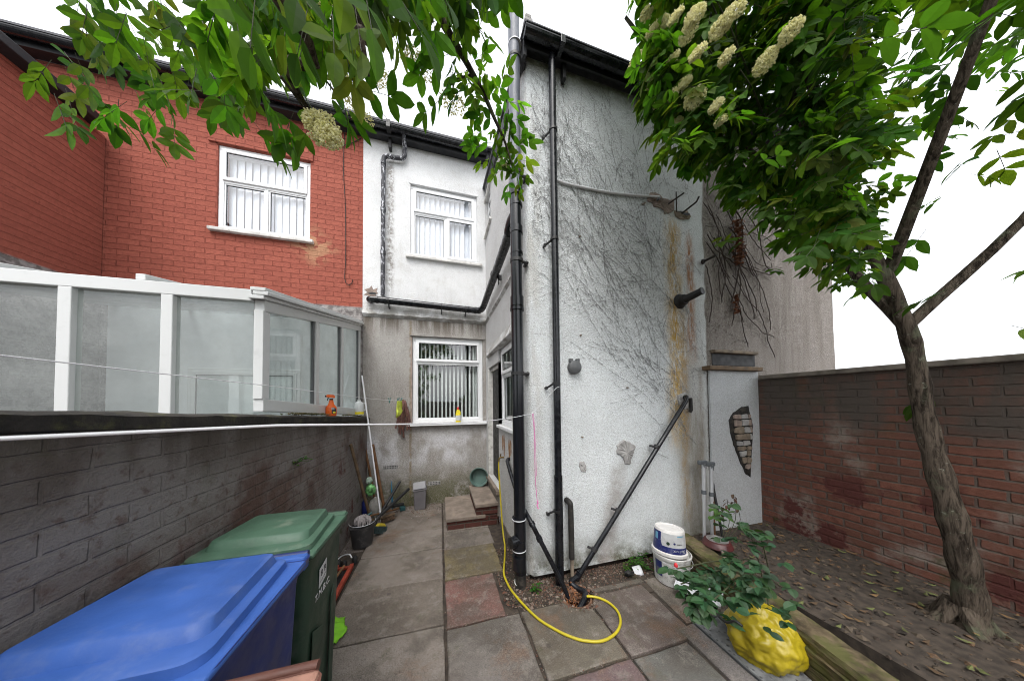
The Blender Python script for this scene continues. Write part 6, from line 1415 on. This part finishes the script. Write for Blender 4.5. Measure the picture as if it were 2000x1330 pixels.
# outer canopy (beyond the picture, over the rear of the yard)
for i in range(700):
    p=V((rm.gauss(3.2,.8),rm.gauss(.2,.8),rm.gauss(4.4,.7))); tq=toimg(p)
    if tq and tq[0]<1300: continue
    compound(lv,tw,p,V((rm.gauss(0,1),rm.gauss(0,1),rm.gauss(0,.4))),rm.uniform(.09,.13),rm)
lv.build('crown','leaf',er); tw.build('twigs','twig',er,smooth=True)
for k,(px,py,D,r) in enumerate(((1262,55,1.95,.075),(1282,45,1.9,.06),(1330,60,1.75,.09),(1306,30,1.8,.07),(1345,25,1.7,.08),(1395,50,1.65,.08),(1240,105,2.0,.05),(1222,128,2.02,.045),(1256,160,2.0,.06),(1300,115,1.9,.07),(1298,185,1.9,.07),(1345,190,1.8,.09),(1268,200,1.95,.055),(1385,205,1.75,.06),(1310,240,1.95,.05),(1405,110,1.65,.06),(1325,160,1.85,.06),(1250,25,1.95,.06),(1420,20,1.6,.08),(1395,235,1.8,.05),(1480,120,1.7,.09),(1530,60,1.6,.08),(1350,100,1.7,.07))):
    p=dep(px+12,py,D-.32); umbel(er,p,r*.62,(-.95,-.35+.3*math.sin(k),.1+.35*math.cos(k*2)),k+50,1.3)
# --- left elder: trunk behind the camera, boughs reaching over it
el=thing('elder_tree','elder whose large near leaves and drooping flower sprays hang into the upper left','tree',(-1.5,-1.9,0))
tk=MB(); tk.tube(smooth_path([(-1.5,-1.9,-.05),(-1.45,-1.85,.8),(-1.5,-1.8,1.7),(-1.3,-1.6,2.6),(-1.1,-1.3,3.6),(-.9,-1.2,4.8)],5),[.085-.0024*i for i in range(26)],12)
bP=[(843,2,1.20),(868,50,1.22),(895,95,1.25),(918,135,1.28),(945,185,1.32),(965,230,1.36),(985,275,1.40),(1000,320,1.42)]
bough=[V((-1.35,-1.65,2.4)),V((-.8,-.9,3.2)),V((-.35,-.1,3.35))]+[dep(790,-160,1.05),dep(820,-60,1.12)]+[dep(*b) for b in bP]
p=smooth_path(bough,5); tk.tube(p,[.028*(1-i/len(p))+.0035 for i in range(len(p))],8)
for l in ([(-1.4,-1.75,2.1),(-1.3,-.8,2.7),dep(520,-40,.75),dep(560,130,.9),dep(600,210,1.05),dep(650,240,1.1)],[(-1.3,-1.6,2.6),(-.9,-.6,3.1),dep(650,-80,.7),dep(700,60,.75),dep(720,150,.8)],[(-1.2,-1.5,3.0),(-2.2,-.6,3.6),(-2.4,.6,3.4),(-2.0,1.2,3.0)],[(-1.2,-1.4,3.2),(-.2,-1.8,4.2),(.3,-2.2,4.8)],[(-1.4,-1.7,2.3),(-2.3,-2.3,3.4),(-2.8,-2.6,4.2)],[dep(870,52,1.22),dep(850,20,1.2),dep(835,-40,1.1)],[dep(945,187,1.32),dep(925,150,1.3),dep(895,155,1.28),dep(878,168,1.27),dep(862,193,1.27)],[dep(700,170,1.05),dep(670,182,1.1),dep(655,180,1.12),dep(630,150,1.1),dep(600,120,1.0)],[dep(548,150,1.0),dep(575,185,1.05),dep(605,228,1.1),dep(632,265,1.12)],[dep(905,58,1.23),dep(890,54,1.2),dep(868,50,1.22)]):
    p=smooth_path(l,5); th=.03 if isinstance(l[0],tuple) else .004; tk.tube(p,[th*(1-i/len(p))+.0022 for i in range(len(p))],7)
tk.build('trunk','bark',el,smooth=True)
lv=MB(); tw=MB(); rm=random.Random(101)
# fronds on the long hanging bough (photo: pairs of pale leaves along it)
for (px,py,D,dx,dz,s_) in ((905,60,1.2,.5,.5,.075),(925,50,1.2,.4,-.4,.08),(935,30,1.2,.6,.1,.08),(900,20,1.15,.1,.5,.075),(878,30,1.15,-.4,-.3,.08),(868,80,1.2,-.6,-.5,.08),(880,105,1.22,-.6,-.3,.08),(865,125,1.22,-.8,-.4,.085),(885,140,1.25,-.3,-.8,.08),(918,125,1.27,.5,.3,.055),(930,140,1.3,.4,-.5,.05),(905,165,1.27,-.4,-.7,.07),(925,160,1.3,.1,-.9,.06),(862,193,1.27,-.8,-.7,.075),(950,190,1.33,.6,.4,.06),(975,165,1.35,.5,.9,.065),(985,200,1.37,.5,-.1,.06),(955,215,1.35,-.7,-.2,.06),(970,235,1.36,-.6,.1,.065),(985,240,1.38,.8,.2,.055),(950,255,1.38,-.7,-.2,.055),(990,265,1.4,.7,.0,.06),(965,280,1.4,-.9,.1,.07),(985,290,1.4,-.3,-.8,.06),(1005,285,1.42,.8,.2,.06),(1000,310,1.42,.8,-.1,.06),(990,325,1.42,-.6,-.4,.06),(1005,330,1.42,.3,-.9,.06),(995,350,1.44,-.2,-1.,.055),(1008,338,1.43,.9,-.4,.045),(960,310,1.42,-.7,-.3,.05),(945,285,1.4,-.8,-.1,.05)):
    compound(lv,tw,dep(px,py,D),_r3*dx+_u3*dz-_d*.15,s_*1.15,rm,npair=2,tint=1.6,hang=.1)
    compound(lv,tw,dep(px+rm.uniform(-12,12),py+rm.uniform(-12,12),D+.03),_r3*(-dx+rm.gauss(0,.5))+_u3*rm.gauss(-.3,.5),s_*.9,rm,npair=2,tint=1.4,hang=.1)
# pendant sprays
for (px,py,D,dx,dz,s_,np_) in ((700,172,1.1,1.,-.15,.11,2),(668,182,1.12,.2,-1.,.10,2),(640,215,1.12,1.,-.3,.10,2),(620,215,1.1,-.5,-.9,.09,2),(575,215,1.1,-.3,-.7,.10,2),(590,180,1.05,.6,-.9,.10,2),(560,230,1.1,.2,-.8,.10,1),(598,250,1.1,-.8,-.4,.08,1)):
    compound(lv,tw,dep(px,py,D),_r3*dx+_u3*dz,s_,rm,npair=np_,tint=1.25,hang=.0)
# middle distance filling
def lim_y(px): 
    pts=((540,200),(600,190),(660,160),(700,120),(760,120),(800,110),(850,80),(880,40),(960,10),(990,-40),(1200,-150))
    for (x0,y0),(x1,y1) in zip(pts,pts[1:]):
        if x0<=px<x1: return y0+(y1-y0)*(px-x0)/(x1-x0)
    return 200 if px<540 else -300
cnt=0
while cnt<260:
    px=rm.uniform(380,960); py=rm.uniform(-300,200)
    if px<540: py=rm.uniform(-300,300)
    if py>lim_y(px)-(95 if px>540 else 60): continue
    D=rm.uniform(.85,1.35)
    compound(lv,tw,dep(px,py,D),V((rm.gauss(.4,.7),rm.gauss(.3,.5),rm.gauss(-.5,.4))),rm.uniform(.08,.11),rm,tint=rm.uniform(.8,1.25)); cnt+=1
cnt=0
while cnt<110:
    px=rm.uniform(100,560); py=rm.uniform(-300,240); compound(lv,tw,dep(px,py,rm.uniform(1.2,1.9)),V((rm.gauss(.2,.7),rm.gauss(.3,.5),rm.gauss(-.6,.4))),rm.uniform(.09,.13),rm); cnt+=1
# near, large soft leaves
for (px,py,D,dx,dz,s_) in ((590,-60,.55,.1,-1.,.085),(640,-70,.55,.3,-1.,.085),(705,-60,.52,.2,-1.,.10),(750,-50,.55,.6,-.8,.11),(690,-10,.6,.1,-1.,.09),(650,30,.66,.15,-1.,.10),(600,20,.62,-.2,-1.,.09),(810,-70,.60,.5,-.7,.11),(570,-40,.6,-.2,-1.,.10),(500,-20,.6,-.1,-1.,.11),(450,-40,.65,.2,-1.,.11),(660,-120,.52,.2,-1.,.11),(600,60,.8,-.3,-.9,.085)):
    b=dep(px,py,D); compound(lv,tw,b,_r3*dx+_u3*dz-_d*rm.uniform(-.2,.3),s_*.9,rm,npair=1,tint=.95,hang=0)
# crown behind the camera (seen in the window reflections)
for i in range(2600):
    a=rm.uniform(0,6.28); r=rm.random()**.5; p=V((-1.95+1.45*r*math.cos(a)+rm.gauss(0,.12),-2.2+1.1*r*math.sin(a),rm.uniform(1.0,5.6)+rm.gauss(0,.15)))
    if p.z<1.9 and rm.random()<.35: continue
    if noise.noise(p*1.6)<-.2: continue
    compound(lv,tw,p,V((rm.gauss(0,1),rm.gauss(0,1),rm.gauss(-.2,.4))),rm.uniform(.11,.15),rm,npair=2,tint=.9)
lv.build('crown','leaf',el); tw.build('twigs','twig',el,smooth=True)
for k,(px,py,D,r,nv_) in enumerate(((628,248,.98,.062,(.1,-.9,-.35)),(642,264,.98,.045,(.2,-.9,-.3)),(612,236,.98,.038,(.1,-.9,-.3)),(702,215,1.3,.075,(.3,-.2,.9)),(745,145,1.25,.07,(.2,-.3,.9)),(822,125,1.25,.085,(.1,-.3,.9)),(672,145,1.2,.07,(.1,-.3,.8)),(885,195,1.35,.07,(.1,-.2,.9)),(800,100,1.2,.06,(0,-.4,.8)),(640,20,1.0,.06,(0,-.5,-.7)),(730,30,1.0,.06,(.3,-.5,-.7)),(985,320,1.45,.035,(.1,-.6,.6)))):
    umbel(el,dep(px,py,D),r,nv_,k+5,.9 if k<3 else .45)
# low hedge and rear wall closing the yard behind the camera (for reflections)
t=thing('rear_wall','brick wall closing the far end of the yard behind the camera','wall',(0,-4.2,0)); MB().box(-1.3,3.9,-4.4,-4.15,-.05,1.7).build('brickwork','farbrick',t)
t=thing('garden_shrub','dense rounded shrub growing beyond the rear yard wall','shrub',(2.2,-5.4,0)); q=MB(); s_=MB(); rm=random.Random(5)
s_.tube([(2.2,-5.4,-.05),(2.2,-5.4,1.2),(2.3,-5.4,2.2)],[.06,.04,.02],8)
for i in range(900):
    u=V((rm.gauss(0,1),rm.gauss(0,1),rm.gauss(0,1))).normalized()*rm.random()**.4; compound(q,s_,V((2.2+1.2*u.x,-5.4+.7*u.y,1.7+.75*u.z)),V((rm.gauss(0,1),rm.gauss(0,1),0)),.13,rm,npair=2,tint=.7)
q.build('crown','leaf',t); s_.build('stems','twig',t)
